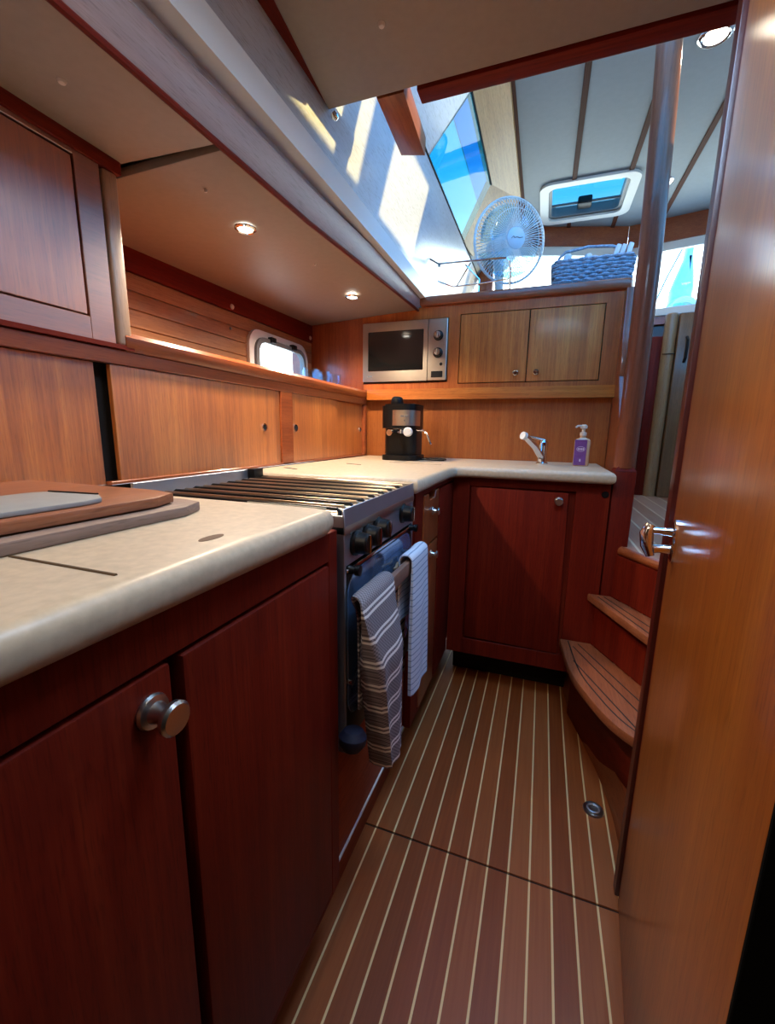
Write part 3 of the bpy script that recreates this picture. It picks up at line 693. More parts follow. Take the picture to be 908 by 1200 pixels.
# ------------------------------------------------------------------ towels over the rail
def towel(name, path, y0, y1, mat, parent=None, ny=14, wav=.003, seed=0):
    """path: list of (x, z, thickness); y0,y1: functions of s in 0..1"""
    P = [Vector((x, 0, z)) for x, z, _ in path]; n = len(P)
    bm = bmesh.new(); uvl = bm.loops.layers.uv.new('UVMap'); arcl = [0]
    for i in range(1, n): arcl.append(arcl[-1] + (P[i] - P[i - 1]).length)
    out, inn = [], []
    for i in range(n):
        t = (P[min(i + 1, n - 1)] - P[max(i - 1, 0)]).normalized(); nn = Vector((t.z, 0, -t.x)) * -1
        s = arcl[i] / arcl[-1]; th = path[i][2]; A, B = [], []
        for j in range(ny + 1):
            f = j / ny; y = y0(s) + (y1(s) - y0(s)) * f
            w = wav * math.sin(f * 9 + seed + 2 * s) * min(1, abs(s - .4) * 3)
            edge = min(f, 1 - f) * ny; k = 1 if edge > 1 else .55 + .45 * edge
            q = P[i] + Vector((w, y, 0))
            A.append(q + nn * th * .5 * k); B.append(q - nn * th * .5 * k)
        out.append([(bm.verts.new(q), arcl[i], y0(s) + (y1(s) - y0(s)) * j / ny) for j, q in enumerate(A)])
        inn.append([(bm.verts.new(q), arcl[i], y0(s) + (y1(s) - y0(s)) * j / ny) for j, q in enumerate(B)])
    def face(vs):
        f = bm.faces.new([v[0] for v in vs])
        for l, v in zip(f.loops, vs): l[uvl].uv = (v[2], v[1])
    for i in range(n - 1):
        for j in range(ny):
            face([out[i][j], out[i][j + 1], out[i + 1][j + 1], out[i + 1][j]])
            face([inn[i][j], inn[i + 1][j], inn[i + 1][j + 1], inn[i][j + 1]])
        face([out[i][0], out[i + 1][0], inn[i + 1][0], inn[i][0]])
        face([out[i][ny], inn[i][ny], inn[i + 1][ny], out[i + 1][ny]])
    for i in (0, n - 1):
        for j in range(ny): face([out[i][j], inn[i][j], inn[i][j + 1], out[i][j + 1]])
    bmesh.ops.recalc_face_normals(bm, faces=bm.faces)
    mb = MB(); mb.bm.free(); mb.bm = bm
    return mb.build(name, mat, parent, sharp=60)
def over(xb, xf, zb, ztop, zf, tb, tf, nb=10, nf=18):
    p = [(xb, zb + (ztop - .012 - zb) * k / nb, tb) for k in range(nb + 1)]
    cx, r = (xb + xf) / 2, (xf - xb) / 2
    p += [(cx - r * math.cos(a), ztop - .010 + .014 * math.sin(a), (tb + tf) / 2 if False else tb) for a in [PI * k / 8 for k in range(1, 8)]]
    p += [(xf + (tf - tb) * .06 * min(1, 3 * k / nf), ztop - .012 - (ztop - .012 - zf) * k / nf, tb + (tf - tb) * min(1, 3 * k / nf)) for k in range(nf + 1)]
    return p
tw = towel('striped_towel', over(-.2915, -.2600, .53, .768, .384, .006, .050), lambda s: .655 - .055 * min(1, max(0, (s - .30) / .12)) + .16 * max(0, s - .42), lambda s: .760 + .006 * s, M['towel'], seed=1)
tag(tw, 'grey and white striped waffle towel hanging left on the cooker rail', 'towel')
tw2 = towel('striped_towel', over(-.2905, -.2600, .60, .766, .405, .005, .014), lambda s: .885 + .02 * s, lambda s: 1.020 + .02 * s, M['towel2'], seed=3)
tag(tw2, 'pale striped towel tinted by blue daylight hanging right on the cooker rail', 'towel')
bk = towel('back_flap', [(-.297, .44 + .305 * k / 10, .006) for k in range(11)], lambda s: .865, lambda s: .960, M['towel2b'], tw2, seed=5)
bk['label'] = 'shaded back flap, tan with black stripes'

# ================================================================== LEFT SIDE CUPBOARDS
KX = -.860
c = thing('sideboard_cupboard', 'long low wall cupboard with four teak sliding doors along the left worktop', 'cupboard', (-1.0, 1.0, ZT))
b = MB()
for y0, y1, z0, z1 in ((-1.15, 2.045, 1.182, 1.212), (1.282, 1.354, .928, 1.182), (2.020, 2.045, .928, 1.182), (.640, 2.045, .9275, .9355)): b.box(KX - .022, KX, y0, y1, z0, z1, .0015, 1)
b.build('face_frame', W['mahmY'], c)
MB().box(hx, KX - .040, -1.15, 2.045, .90, 1.20).build('carcass', M['gap'], c)
def sdoor(y0, y1, x, z0=.936, z1=1.181):
    return MB().box(x - .012, x, y0, y1, z0, z1, .001, 1).build('sliding_door', W['satinT'], c)
s0 = sdoor(-1.1, .640, KX - .016, .928)
s1 = sdoor(.668, 1.280, KX - .006, .934); s2 = sdoor(1.356, 1.722, KX - .006); s3 = sdoor(1.738, 2.019, KX - .016)
for y, x, s in ((1.190, KX - .006, s1), (1.378, KX - .006, s2), (1.995, KX - .016, s3)):
    fp = MB().ring([(y + .013 * math.cos(a), 1.058 + .013 * math.sin(a)) for a in [2 * PI * k / 24 for k in range(24)]], [(y + .0095 * math.cos(a), 1.058 + .0095 * math.sin(a)) for a in [2 * PI * k / 24 for k in range(24)]], 'X', x, x + .003).build('finger_pull', M['chrome'], s)
    MB().lathe([(0, 0), (.0095, 0), (.0095, .001), (0, .001)], (x, y, 1.058), (1, 0, 0), 20).build('finger_hole', M['gap'], fp)
MB().box(hx + .01, KX - .036, .70, 2.045, 1.2135, 1.238, .001, 1).build('shelf_board', W['mahmY'], c)
nos = MB(); nos.prism([(KX - .035, 1.212), (KX + .004, 1.212), (KX + .010, 1.220), (KX + .010, 1.240), (KX + .002, 1.250), (KX - .035, 1.250)], 'Y', .700, 2.045, .002, 2)
nos.build('shelf_nosing', W['mahmY'], c)
# upper left cupboard
UX = -.855
c = thing('wall_cupboard', 'upper left wall cupboard with a flush framed door above the sliding doors', 'cupboard', (-1.0, .2, 1.214))
MB().box(hx, UX - .022, -1.15, .682, 1.2185, 1.553).build('carcass', W['mahmZ'], c)
b = MB()
for y0, y1, z0, z1 in ((.6300, .6800, 1.222, 1.553), (-1.15, .63, 1.222, 1.264), (-1.15, .63, 1.544, 1.553)): b.box(UX - .020, UX, y0, y1, z0, z1, .001, 1)
b.build('face_frame', W['satinY'], c)
MB().box(UX - .020, UX - .001, -.5, .6262, 1.2675, 1.5405, .001, 1).build('door', W['satinZ'], c)
MB().box(UX - .35, UX + .002, .686, .718, 1.222, 1.553, .006, 3).build('end_board', varnish(wood('pale_end_board', (.36, .20, .11), (.44, .26, .15), (.52, .33, .20)), 1, .4, 1.8), c)
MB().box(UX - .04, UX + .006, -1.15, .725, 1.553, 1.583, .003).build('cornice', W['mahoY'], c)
MB().prism([(UX - .02, 1.2135), (UX + .004, 1.2135), (UX + .004, 1.222), (UX - .02, 1.222)], 'Y', -1.15, .72, .001, 1).build('finger_rail', W['mahoY'], c)

# tumblers on the shelf
gl_spots = [(-1.02, 1.760), (-1.06, 1.815), (-1.00, 1.845), (-1.03, 1.915), (-1.08, 1.94), (-1.01, 1.985)]
glab = ['clear tumbler nearest the porthole on the left shelf', 'clear tumbler second from the porthole, standing nearer the hull', 'clear tumbler third from the porthole on the left shelf', 'clear tumbler fourth from the porthole on the left shelf', 'clear tumbler second from the microwave, standing close to the hull planking', 'clear tumbler at the far end of the shelf beside the microwave']
g0 = None
for (x, y), lab in zip(gl_spots, glab):
    if g0 is None:
        g0 = MB().lathe([(0, 0), (.026, 0), (.030, .02), (.0315, .090), (.0300, .090), (.0285, .022), (.024, .008), (0, .008)], (x, y, 1.2385), (0, 0, 1), 24).build('tumbler', M['tumbler'])
        o = g0
    else:
        o = g0.copy(); COL.objects.link(o); o.location = (x, y, 1.2385)
    tag(o, lab, 'glass', 'tumblers on the left shelf')

# chopping boards stacked on the near worktop
b1 = MB().prism([(-.474, .12), (-.468, .455), (-.485, .497), (-.52, .505), (-.845, .505), (-.845, -.2), (-.48, -.2)], 'Z', ZT + .0005, ZT + .0145, .002, 2).build('chopping_board', M['boardedge'])
tag(b1, 'grey-brown wooden board lying lowest on the near worktop', 'board')
b2 = MB().prism([(-.497, .05), (-.489, .425), (-.505, .468), (-.55, .480), (-.848, .480), (-.848, -.2), (-.503, -.2)], 'Z', ZT + .0165, ZT + .030, .002, 2).build('chopping_board', wood('board_face', (.24, .075, .03), (.31, .105, .045), (.39, .15, .065), axis='Y', rough=.4))
tag(b2, 'reddish mahogany board on top of the grey board, carrying a grey mat', 'board')
b3 = MB().prism([(-.514, -.1), (-.507, .345), (-.515, .368), (-.54, .383), (-.625, .373), (-.635, .36), (-.635, -.1)], 'Z', ZT + .0305, ZT + .0365, .0015, 2).build('grey_mat', M['mat'])
tag(b3, 'flat pale grey mat on the mahogany board at the left', 'mat')
MB().tube([(-.543, .383, ZT + .0372), (-.622, .3735, ZT + .0372)], .0022, 6, squash=.5).build('dark_edge', M['black'], b3)

# ================================================================== BACK WALL UNIT
BY = 2.045
c = thing('back_cupboard', 'teak wall unit above the sink with twin knobbed doors and an open microwave bay', 'cupboard', (-.3, 2.05, 1.2))
b = MB(); t = .016
for x0, x1, z0, z1 in ((-.884, -.880, 1.255, 1.572), (-.450, -.398, 1.255, 1.625), (-.884, -.450, 1.572, 1.625), (-.398, .284, 1.582, 1.625), (-.398, .284, 1.255, 1.276), (.202, .284, 1.276, 1.582), (-.884, -.450, 1.255, 1.286)):
    b.box(x0, x1, BY, BY + t, z0, z1)
b.build('face_panel', W['teakdZ'], c)
MB().box(-.396, .275, BY + t, 2.062, 1.26, 1.60).build('carcass', M['gap'], c)
for x0, x1, kx in ((-.3945, -.0960, -.139), (-.0915, .1985, -.052)):
    d = MB().box(x0, x1, BY - .001, BY + t - .001, 1.2795, 1.5785, .0012, 1).build('door', W['teakZ'], c)
    make_knob((kx, BY - .001, 1.316), (0, -1, 0), d, .0125, .022, M['chrome'])
sr = MB(); sr.prism([(BY - .030, 1.205), (BY + .016, 1.205), (BY + .016, 1.254), (BY - .030, 1.254)], 'X', -.850, .279, .004, 2); sr.build('shelf_rail', W['teakX'], c)
lg = MB(); lg.prism([(-.588, BY - .018), (.250, BY - .018), (.282, BY - .010), (.298, BY + .02), (.298, 2.40), (-.588, 2.40)], 'Z', 1.626, 1.668, .009, 3); lg.build('ledge', W['mahmX'], c)

# microwave
m = thing('microwave', 'stainless microwave with two round dials built into the corner wall unit', 'microwave', (-.664, 2.05, 1.287))
MY = BY - .004
MB().box(-.876, -.454, MY + .004, 2.058, 1.290, 1.569).build('body', M['black'], m)
dm = MB().ring(rrect(-.877, -.5455, 1.293, 1.568, .004, 3), rrect(-.850, -.566, 1.343, 1.528, .004, 3), 'Y', MY - .010, MY + .006).build('door', M['steel'], m)
MB().box(-.852, -.564, MY - .006, MY + .002, 1.341, 1.530).build('door_window', M['mwglass'], dm)
MB().box(-.849, -.826, MY - .0112, MY - .0100, 1.3155, 1.3215).build('badge', M['grey'], dm)
cp_ = MB().box(-.5440, -.453, MY - .010, MY + .006, 1.293, 1.568, .002, 1).build('control_panel', M['steel'], m)
for z in (1.493, 1.417):
    k = MB().lathe([(0, 0), (.0230, 0), (.0230, .004), (.0185, .006), (.0180, .022), (.0150, .024), (0, .024)], (-.4945, MY - .010, z), (0, -1, 0), 28).build('dial', M['black'], cp_)
    MB().lathe([(0, 0), (.0155, 0), (.0150, .003), (0, .0035)], (-.4945, MY - .034, z), (0, -1, 0), 24).build('dial_cap', M['chrome'], k)
    MB().box(-.4965, -.4925, MY - .040, MY - .036, z - .013, z + .013).build('dial_grip', M['steel'], k)
MB().lathe([(0, 0), (.0075, 0), (.006, .004), (0, .005)], (-.4785, MY - .010, 1.366), (0, -1, 0), 16).build('timer_button', M['black'], cp_)
MB().box(-.5245, -.4690, MY - .013, MY - .0095, 1.3065, 1.3345, .002, 1).build('open_button', M['black'], cp_)

# coffee machine
m = thing('coffee_machine', 'black espresso machine with a steel band in the corner of the worktop', 'coffee machine', (-.59, 1.80, ZT))
CX, CY = -.588, 1.82
def dsec(x0, x1, y0, y1, r, z): return [(u, v, z) for u, v in rrect(x0, x1, y0, y1, r, 5)]
b = MB(); b.loft([dsec(CX - .083, CX + .083, CY - .085, CY + .10, .05, z) for z in (ZT + .0005, ZT + .012, ZT + .022)]); b.build('base', M['black'], m)
b = MB(); b.loft([dsec(CX - .083, CX + .066, CY - .03, CY + .10, .03, z) for z in (ZT + .022, ZT + .12, 1.085)]); b.build('column', M['black'], m)
b = MB(); b.loft([dsec(CX - .080, CX + .073, CY - .09, CY + .10, .045, z) for z in (1.065, 1.080, 1.150, 1.158)]); b.build('head', M['black'], m)
bd = MB(); s1_ = rrect(CX - .0480, CX + .0770, CY - .096, CY + .040, .050, 6); s2_ = rrect(CX - .0440, CX + .0730, CY - .092, CY + .036, .046, 6)
bd.ring(s1_, s2_, 'Z', 1.076, 1.140); bdo = bd.build('steel_band', M['steel'], m)
for x0, x1, z in ((CX + .018, CX + .032, 1.112), (CX + .036, CX + .052, 1.112), (CX + .033, CX + .037, 1.094)):
    MB().box(x0, x1, CY - .0985, CY - .0955, z, z + .006).build('mark', M['grey'], bdo)
MB().loft([dsec(CX - .072, CX + .076, CY - .093, CY + .10, .056, z) for z in (1.158, 1.166)]).build('lid', M['black'], m)
MB().lathe([(0, 0), (.026, 0), (.028, .010), (.024, .030), (.015, .036), (0, .036)], (CX - .030, CY - .005, 1.166), (0, 0, 1), 20).build('filler_cap', M['black'], m)
b = MB(); b.lathe([(0, 0), (.030, 0), (.028, .022), (0, .022)], (CX - .005, CY - .045, 1.043), (0, 0, 1), 20); b.tube([(CX - .005, CY - .07, 1.052), (CX - .012, CY - .155, 1.046)], [.010, .013], 12); b.build('filter_holder', M['chrome'], m)
MB().lathe([(0, 0), (.019, 0), (.019, .012), (.016, .016), (0, .016)], (CX + .052, CY - .092, 1.050), (0, -1, 0), 20).build('steam_knob', M['white'], m)
b = MB(); b.tube([(CX + .070, CY - .03, 1.058), (CX + .105, CY - .04, 1.056), (CX + .118, CY - .045, 1.045), (CX + .140, CY - .05, 1.000)], .0035, 8); b.build('steam_wand', M['chrome'], m)
MB().tube([(CX + .07, CY + .0, ZT + .006), (CX + .13, CY - .01, ZT + .005), (CX + .19, CY - .005, ZT + .005), (CX + .19, CY + .03, ZT + .005), (CX + .11, CY + .05, ZT + .005), (CX + .03, CY + .09, ZT + .006)], .0045, 8).build('power_cord', M['black'], m)

# tap
m = thing('tap', 'chrome single lever tap on the worktop left of the soap bottle', 'tap', (.003, 1.85, ZT))
MB().lathe([(0, 0), (.024, 0), (.024, .006), (.019, .010), (.0175, .07), (.019, .076), (.019, .090), (.012, .098), (0, .100)], (.003, 1.85, ZT), (0, 0, 1), 24).build('body', M['chrome'], m)
MB().tube([(.000, 1.845, .955), (-.028, 1.80, 1.000), (-.066, 1.755, 1.040)], [.013, .0125, .012], 14).build('spout', M['chrome'], m)
MB().lathe([(0, 0), (.015, 0), (.015, .014), (0, .014)], (-.066, 1.755, 1.040), (-.55, -.55, .2), 16).build('spray_head', M['white'], m)
MB().tube([(.003, 1.85, 1.026), (-.028, 1.83, 1.034), (-.055, 1.815, 1.040)], [.013, .009, .006], 12, squash=.6).build('lever', M['chrome'], m)

# soap bottle
m = thing('soap_bottle', 'purple labelled soap pump bottle standing right of the tap', 'bottle', (.148, 1.85, ZT))
b = MB(); b.loft([[(u, v, z) for u, v in rrect(.148 - a, .148 + a, 1.85 - bb, 1.85 + bb, .010, 4)] for a, bb, z in ((.027, .018, ZT + .0005), (.029, .020, ZT + .006), (.029, .020, 1.026), (.024, .016, 1.033), (.011, .011, 1.038), (.011, .011, 1.046))])
bo = b.build('bottle', M['soap'], m)
lb = MB(); lb.box(.1195, .1635, 1.8285, 1.8300, ZT + .004, 1.030); lbo = lb.build('label', M['purple'], bo)
pw = plain('label_print', (.62, .52, .64), .5)
MB().ring([(.1425 + .0155 * math.cos(a), .994 + .010 * math.sin(a)) for a in [2 * PI * k / 24 for k in range(24)]], [(.1425 + .0140 * math.cos(a), .994 + .0085 * math.sin(a)) for a in [2 * PI * k / 24 for k in range(24)]], 'Y', 1.8278, 1.8286).build('label_oval', pw, lbo)
for x in (.1315, .1375, .1435, .1495): MB().box(x, x + .0045, 1.8278, 1.8286, .990, .9975).build('label_mark', pw, lbo)
MB().box(.1405, .1455, 1.8278, 1.8286, .945, .955).build('label_mark', pw, lbo)
b = MB(); b.lathe([(0, 0), (.012, 0), (.012, .012), (.006, .014), (.006, .026), (.013, .028), (.013, .038), (.006, .043), (0, .043)], (.148, 1.85, 1.046), (0, 0, 1), 20); b.tube([(.148, 1.85, 1.083), (.125, 1.835, 1.083), (.118, 1.83, 1.078)], .004, 8)
b.build('pump', M['cream'], m)

# ================================================================== THINGS ON THE LEDGE
LZ = 1.668
# desk fan
F = thing('desk_fan', 'white desk fan on the ledge below the saloon side window', 'fan', (-.215, 2.26, LZ))
fc = Vector((-.219, 2.24, 1.936)); fd = Vector((.52, -.80, -.12)).normalized()
q = fd.to_track_quat('Z', 'Y')
def fp(x, y, z): return fc + q @ Vector((x, y, z))
FR = .176
g = MB()
for k in range(72):
    a = 2 * PI * k / 72
    g.tube([fp(r * math.cos(a), r * math.sin(a), z) for r, z in ((.045, .058), (.09, .056), (.135, .045), (.166, .020), (FR, .002))], .0014, 4)
for r, z in ((FR - .001, .002), (.12, .051)):
    g.tube([fp(r * math.cos(2 * PI * k / 48), r * math.sin(2 * PI * k / 48), z) for k in range(48)], .0024 if r > .15 else .0012, 6, closed=True)
g.build('front_guard', M['fan'], F)
g = MB()
for k in range(72):
    a = 2 * PI * k / 72
    g.tube([fp(r * math.cos(a), r * math.sin(a), z) for r, z in ((.05, -.066), (.10, -.062), (.14, -.046), (.168, -.020), (FR, -.003))], .0014, 4)
g.tube([fp(FR * math.cos(2 * PI * k / 48), FR * math.sin(2 * PI * k / 48), -.003) for k in range(48)], .006, 8, closed=True)
g.build('rear_guard', M['fan'], F)
capo = MB().lathe([(0, .010), (.030, .008), (.044, .002), (.046, -.004), (0, -.004)], fp(0, 0, .058), fd, 28).build('badge_cap', plain('fan_cap', (.42, .58, .70), .35), F)
MB().tube([fp(-.028, -.006, .0675), fp(-.018, .004, .0685), fp(-.012, -.003, .0688), fp(.0, .002, .069), fp(.012, -.001, .0688), fp(.028, .004, .0675)], .0016, 6).build('badge_script', M['grey'], capo)
MB().lathe([(0, .012), (.026, .010), (.030, -.03), (0, -.03)], fp(0, 0, 0), fd, 20).build('hub', M['fan'], F)
for k in range(3):
    a0 = 2 * PI * k / 3 + .3; L = []
    for r in (.028, .06, .10, .135, .155):
        wdt = .35 + .62 * min(1, (r - .028) / .08); row = []
        for j in range(7):
            a = a0 + wdt * (j / 6 - .5) * 1.9; row.append(fp(r * math.cos(a), r * math.sin(a), .018 * (j / 6 - .5) * 2 * .9))
        L.append(row)
    lo = [[p + fd * -.0012 for p in r_] for r_ in L]
    b = MB(); b.loft([r_ + list(reversed(l_)) for r_, l_ in zip(L, lo)]); b.build('blade', M['fanblade'], F)
b = MB(); b.lathe([(0, 0), (.052, 0), (.056, -.03), (.046, -.10), (.030, -.125), (0, -.13)], fp(0, 0, -.060), fd, 24); b.build('motor_housing', M['fan'], F)
nk = fp(0, -.02, -.10)
b = MB(); b.tube([(nk.x, nk.y, nk.z - .03), (nk.x + .01, nk.y - .01, LZ + .08), (nk.x + .01, nk.y - .01, LZ + .03)], [.024, .020, .026], 16); b.build('neck', M['fan'], F)
b = MB(); b.lathe([(0, 0), (.095, 0), (.100, .008), (.085, .022), (.040, .032), (0, .034)], (nk.x + .01, nk.y - .01, LZ + .0005), (0, 0, 1), 28); b.build('base', M['fan'], F)

# chrome fiddle rack
R = thing('wire_rack', 'thin chrome wire rail rack on the ledge left of the fan', 'rack', (-.36, 2.12, LZ))
def wire(pts, r=.004): return MB().tube(pts, r, 8)
wire([(-.556, 2.06, 1.836), (-.53, 2.12, 1.833), (-.26, 2.12, 1.826), (-.218, 2.12, 1.824), (-.203, 2.12, 1.808), (-.196, 2.12, 1.760), (-.195, 2.12, LZ + .001)]).build('top_rail', M['chrome'], R)
wire([(-.53, 2.12, 1.757), (-.455, 2.125, 1.727), (-.335, 2.125, 1.729), (-.20, 2.12, 1.735)], .003).build('lower_rail', M['chrome'], R)
wire([(-.41, 2.13, 1.826), (-.335, 2.135, 1.750), (-.335, 2.125, LZ + .001)], .003).build('brace', M['chrome'], R)
wire([(-.38, 2.135, 1.826), (-.44, 2.13, 1.729)], .003).build('brace', M['chrome'], R)
MB().tube([(-.525, 2.12, 1.833), (-.525, 2.12, 1.820)], .006, 10).build('end_cap', M['grey'], R)

# basket of napkins
B = thing('wicker_basket', 'blue-lit grey wicker basket of folded napkins on the ledge beside the pole', 'basket', (.145, 2.19, LZ))
bx0, bx1, by0, by1, bh = -.008, .290, 2.120, 2.270, .112
b = MB()
rows = 9
for k in range(rows):
    z = LZ + .006 + k * (bh - .006) / (rows - 1); ex = .010 * k / rows
    pts = []
    per = rrect(bx0 - ex, bx1 + ex, by0 - ex, by1 + ex, .03, 3); n = 0
    P = []
    for (ax, ay), (cx2, cy2) in zip(per, per[1:] + per[:1]):
        d_ = math.hypot(cx2 - ax, cy2 - ay); m_ = max(1, int(d_ / .011))
        for j in range(m_): P.append((ax + (cx2 - ax) * j / m_, ay + (cy2 - ay) * j / m_))
    cx_, cy_ = (bx0 + bx1) / 2, (by0 + by1) / 2
    for j, (x, y) in enumerate(P):
        sgn = 1 if (j // 2 + k) % 2 == 0 else -1
        l_ = math.hypot(x - cx_, y - cy_); off = .0035 * sgn
        pts.append((x + (x - cx_) / l_ * off, y + (y - cy_) / l_ * off, z))
    b.tube(pts, .0068, 6, closed=True)
b.ring(rrect(bx0, bx1, by0, by1, .03, 4), rrect(bx0 + .005, bx1 - .005, by0 + .005, by1 - .005, .026, 4), 'Z', LZ + .0005, LZ + bh - .002)
b.box(bx0 + .002, bx1 - .002, by0 + .002, by1 - .002, LZ + .0005, LZ + .010)
b.build('weave', M['wicker'], B)
b = MB(); b.tube([(.000, 2.19, LZ + bh - .01), (.004, 2.19, LZ + .150), (.030, 2.19, LZ + .174), (.12, 2.19, LZ + .186), (.215, 2.19, LZ + .178), (.250, 2.19, LZ + .165), (.290, 2.19, LZ + bh - .01)], .006, 10); b.build('handle', M['wicker'], B)
N = [('rolled_napkin', .035, 2.16, .030, 8, 20), ('rolled_napkin', .075, 2.21, .020, -5, -12), ('rolled_napkin', .115, 2.16, .022, 12, 10), ('rolled_napkin', .150, 2.20, .026, 0, -18), ('folded_napkin', .190, 2.16, .045, 28, 6), ('folded_napkin', .222, 2.18, .050, 24, 0), ('folded_napkin', .252, 2.16, .046, 20, -6)]
nl = ['rolled white napkin at the left end of the wicker basket', 'second rolled white napkin from the left in the wicker basket', 'third rolled white napkin from the left in the wicker basket', 'rolled white napkin in the middle of the wicker basket', 'leaning folded napkin, leftmost of the tall three in the basket', 'leaning folded napkin, middle of the tall three in the basket', 'leaning folded napkin by the right end of the basket']
for (nm, x, y, hh, ax, ay), lab in zip(N, nl):
    b = MB(); top = LZ + bh + hh + .012; lean = math.tan(math.radians(ax)) * .1
    if nm == 'rolled_napkin':
        b.tube([(x - .012, y, LZ + .016), (x + lean * .2, y, top - .03), (x + lean * .4, y, top - .008), (x + lean * .4, y, top)], [.016, .018, .017, .010], 12)
    else:
        b.hexa([(x - .014, y - .03, LZ + .012), (x + .006, y - .03, LZ + .012), (x + .006, y + .03, LZ + .012), (x - .014, y + .03, LZ + .012), (x + lean - .014, y - .02, top), (x + lean + .004, y - .02, top - .006), (x + lean + .004, y + .02, top - .010), (x + lean - .014, y + .02, top)], .004, 2)
    tag(b.build(nm, M['napkin']), lab, 'napkin', 'napkins in the wicker basket')

# saloon locker beyond the steps
L = thing('saloon_locker', 'tall brown locker with a rounded corner post at the far end of the saloon', 'locker', (.75, 3.1, .67))
MB().box(.700, 1.15, 3.045, 3.19, .671, 1.755, .003).build('front_panel', M['locker'], L)
MB().lathe([(0, 0), (.034, 0), (.034, 1.085), (.030, 1.09), (0, 1.09)], (.664, 3.085, .671), (0, 0, 1), 24).build('corner_post', wood('locker_post', (.30, .15, .06), (.38, .20, .085), (.46, .26, .12), axis='Z'), L)
MB().box(.578, .640, 3.09, 3.22, .671, 1.64, .003).build('side_panel', W['mahoZ'], L)
MB().box(.630, .699, 3.048, 3.053, 1.528, 1.532).build('post_joint', M['gap'], L)
MB().tube([(.745, 3.045, 1.62), (.745, 3.02, 1.60), (.745, 3.02, 1.50), (.745, 3.045, 1.48)], .008, 8).build('handle', M['gap'], L)

# outside: gear on the aft deck seen through the aft window
O = thing('deck_gear', 'pale blue canvas covered deck gear with a coil of rope outside the aft window', 'deck gear', (1.08, 4.6, 1.6))
b = MB(); b.loft([[(1.03 + dx + u, 4.6 + v, z) for u, v in rrect(-w, w, -.08, .08, .04, 4)] for dx, w, z in ((.0, .05, 1.60), (.0, .06, 2.0), (-.01, .075, 2.12), (.0, .085, 2.30), (.01, .06, 2.42), (.02, .03, 2.55), (.02, .012, 2.8))]); b.build('canvas_cover', M['cyan'], O)
b = MB()
for k in range(6):
    b.tube([(1.00 + .09 * math.cos(a) + .006 * k, 4.5 - .012 * k, 2.13 + (.05 + .012 * (k % 3)) * math.sin(a)) for a in [2 * PI * j / 24 for j in range(24)]], .008, 6, closed=True)
b.build('rope_coil', plain('pale_rope', (.42, .66, .78), .8), O)
b = MB(); b.tube([(.99, 4.55, 2.62), (.90, 4.55, 2.40), (.84, 4.55, 2.22)], .008, 6); b.build('rope', M['grey'], O)

# ================================================================== SMALL FITTINGS
def downlight(name, c_, n, label, r, lens, group, cat='ceiling light'):
    t_ = thing(name, label, cat, c_, group)
    c3 = Vector(c_); n = Vector(n)
    MB().lathe([(r * .80, 0), (r * .80, .003), (r * .95, .006), (r * 1.15, .003), (r * 1.2, 0)], c3, n, 28).build('rim', M['chrome'], t_)
    MB().lathe([(0, .0025), (r * .8, .0015), (r * .8, 0)], c3, n, 24).build('lens', lens, t_)
    return t_
down = [(-.771 * 1.0, 1.012, 1.5645), (-.770, 1.672, 1.5845)]
downlight('downlight', down[0], (0, 0, -1), 'lit downlight in the side headliner nearer the wall cupboard', .024, M['lamp'], 'headliner downlights')
downlight('downlight', down[1], (0, 0, -1), 'lit downlight in the side headliner nearer the microwave', .024, M['lamp'], 'headliner downlights')
downlight('roof_light', (.448, 1.994, RZ - .001), (0, 0, -1), 'large lit round lamp in the saloon roof beside the pole top', .045, M['lampday'], 'saloon roof lamps')
downlight('roof_light', (.488, 2.927, RZ - .001), (0, 0, -1), 'small lit round lamp in the saloon roof behind the pole', .056, M['lampday'], 'saloon roof lamps')
def button(c_, n, label, r=.006, mat='cream'):
    o = MB().lathe([(0, .006), (r * .7, .005), (r, .001), (r, 0), (0, 0)], c_, n, 16).build('screw_cap', M[mat]); tag(o, label, 'screw cap', 'screw caps on the linings')
button((-.739, .540, 1.5745), (0, 0, -1), 'small screw cap in the near headliner panel at upper left', .007)
button((-.354, .904, CZ), (0, 0, -1), 'small screw cap in the big ceiling panel at top', .007)
button((-.735, .833, 1.563), (0, 0, -1), 'tiny screw cap beside the nearer downlight', .004)
button((-.729, 1.300, 1.574), (0, 0, -1), 'tiny screw cap between the two downlights', .004)
button((hx + .016, 1.438, 1.517), (1, 0, 0), 'pale screw cap on the hull lining left of the porthole', .010)
button((hx + .016, 2.03, 1.52), (1, 0, 0), 'pale screw cap on the hull lining right of the porthole', .010)
button((hx + .008, 1.432, 1.437), (1, 0, 0), 'small dark plug on the planking left of the porthole', .006, 'grey')
o = MB().lathe([(0, .016), (.006, .014), (.009, .008), (.009, 0), (0, 0)], (-.548, 1.078, 1.816), (.5, .3, -.6), 16).build('ceiling_latch', M['chrome'])
tag(o, 'small chrome latch at the corner of the big ceiling panel', 'latch')

# ================================================================== LIGHT
def spot(name, loc, energy, color, size=150, blend=.6, rad=.02, rot=(0, 0, 0)):
    l = bpy.data.lights.new(name, 'SPOT'); l.energy = energy; l.color = color; l.spot_size = math.radians(size); l.spot_blend = blend; l.shadow_soft_size = rad
    o = bpy.data.objects.new(name, l); COL.objects.link(o); o.location = loc; o.rotation_euler = rot
    return o
WARM = (1, .80, .58)
spot('downlight_beam', (down[0][0], down[0][1], down[0][2] - .012), 20, WARM)
spot('downlight_beam', (down[1][0], down[1][1], down[1][2] - .012), 20, WARM)
spot('roof_beam', (.448, 1.994, RZ - .02), 4, (1, .86, .66))
spot('roof_beam', (.488, 2.927, RZ - .02), 4, (1, .86, .66))
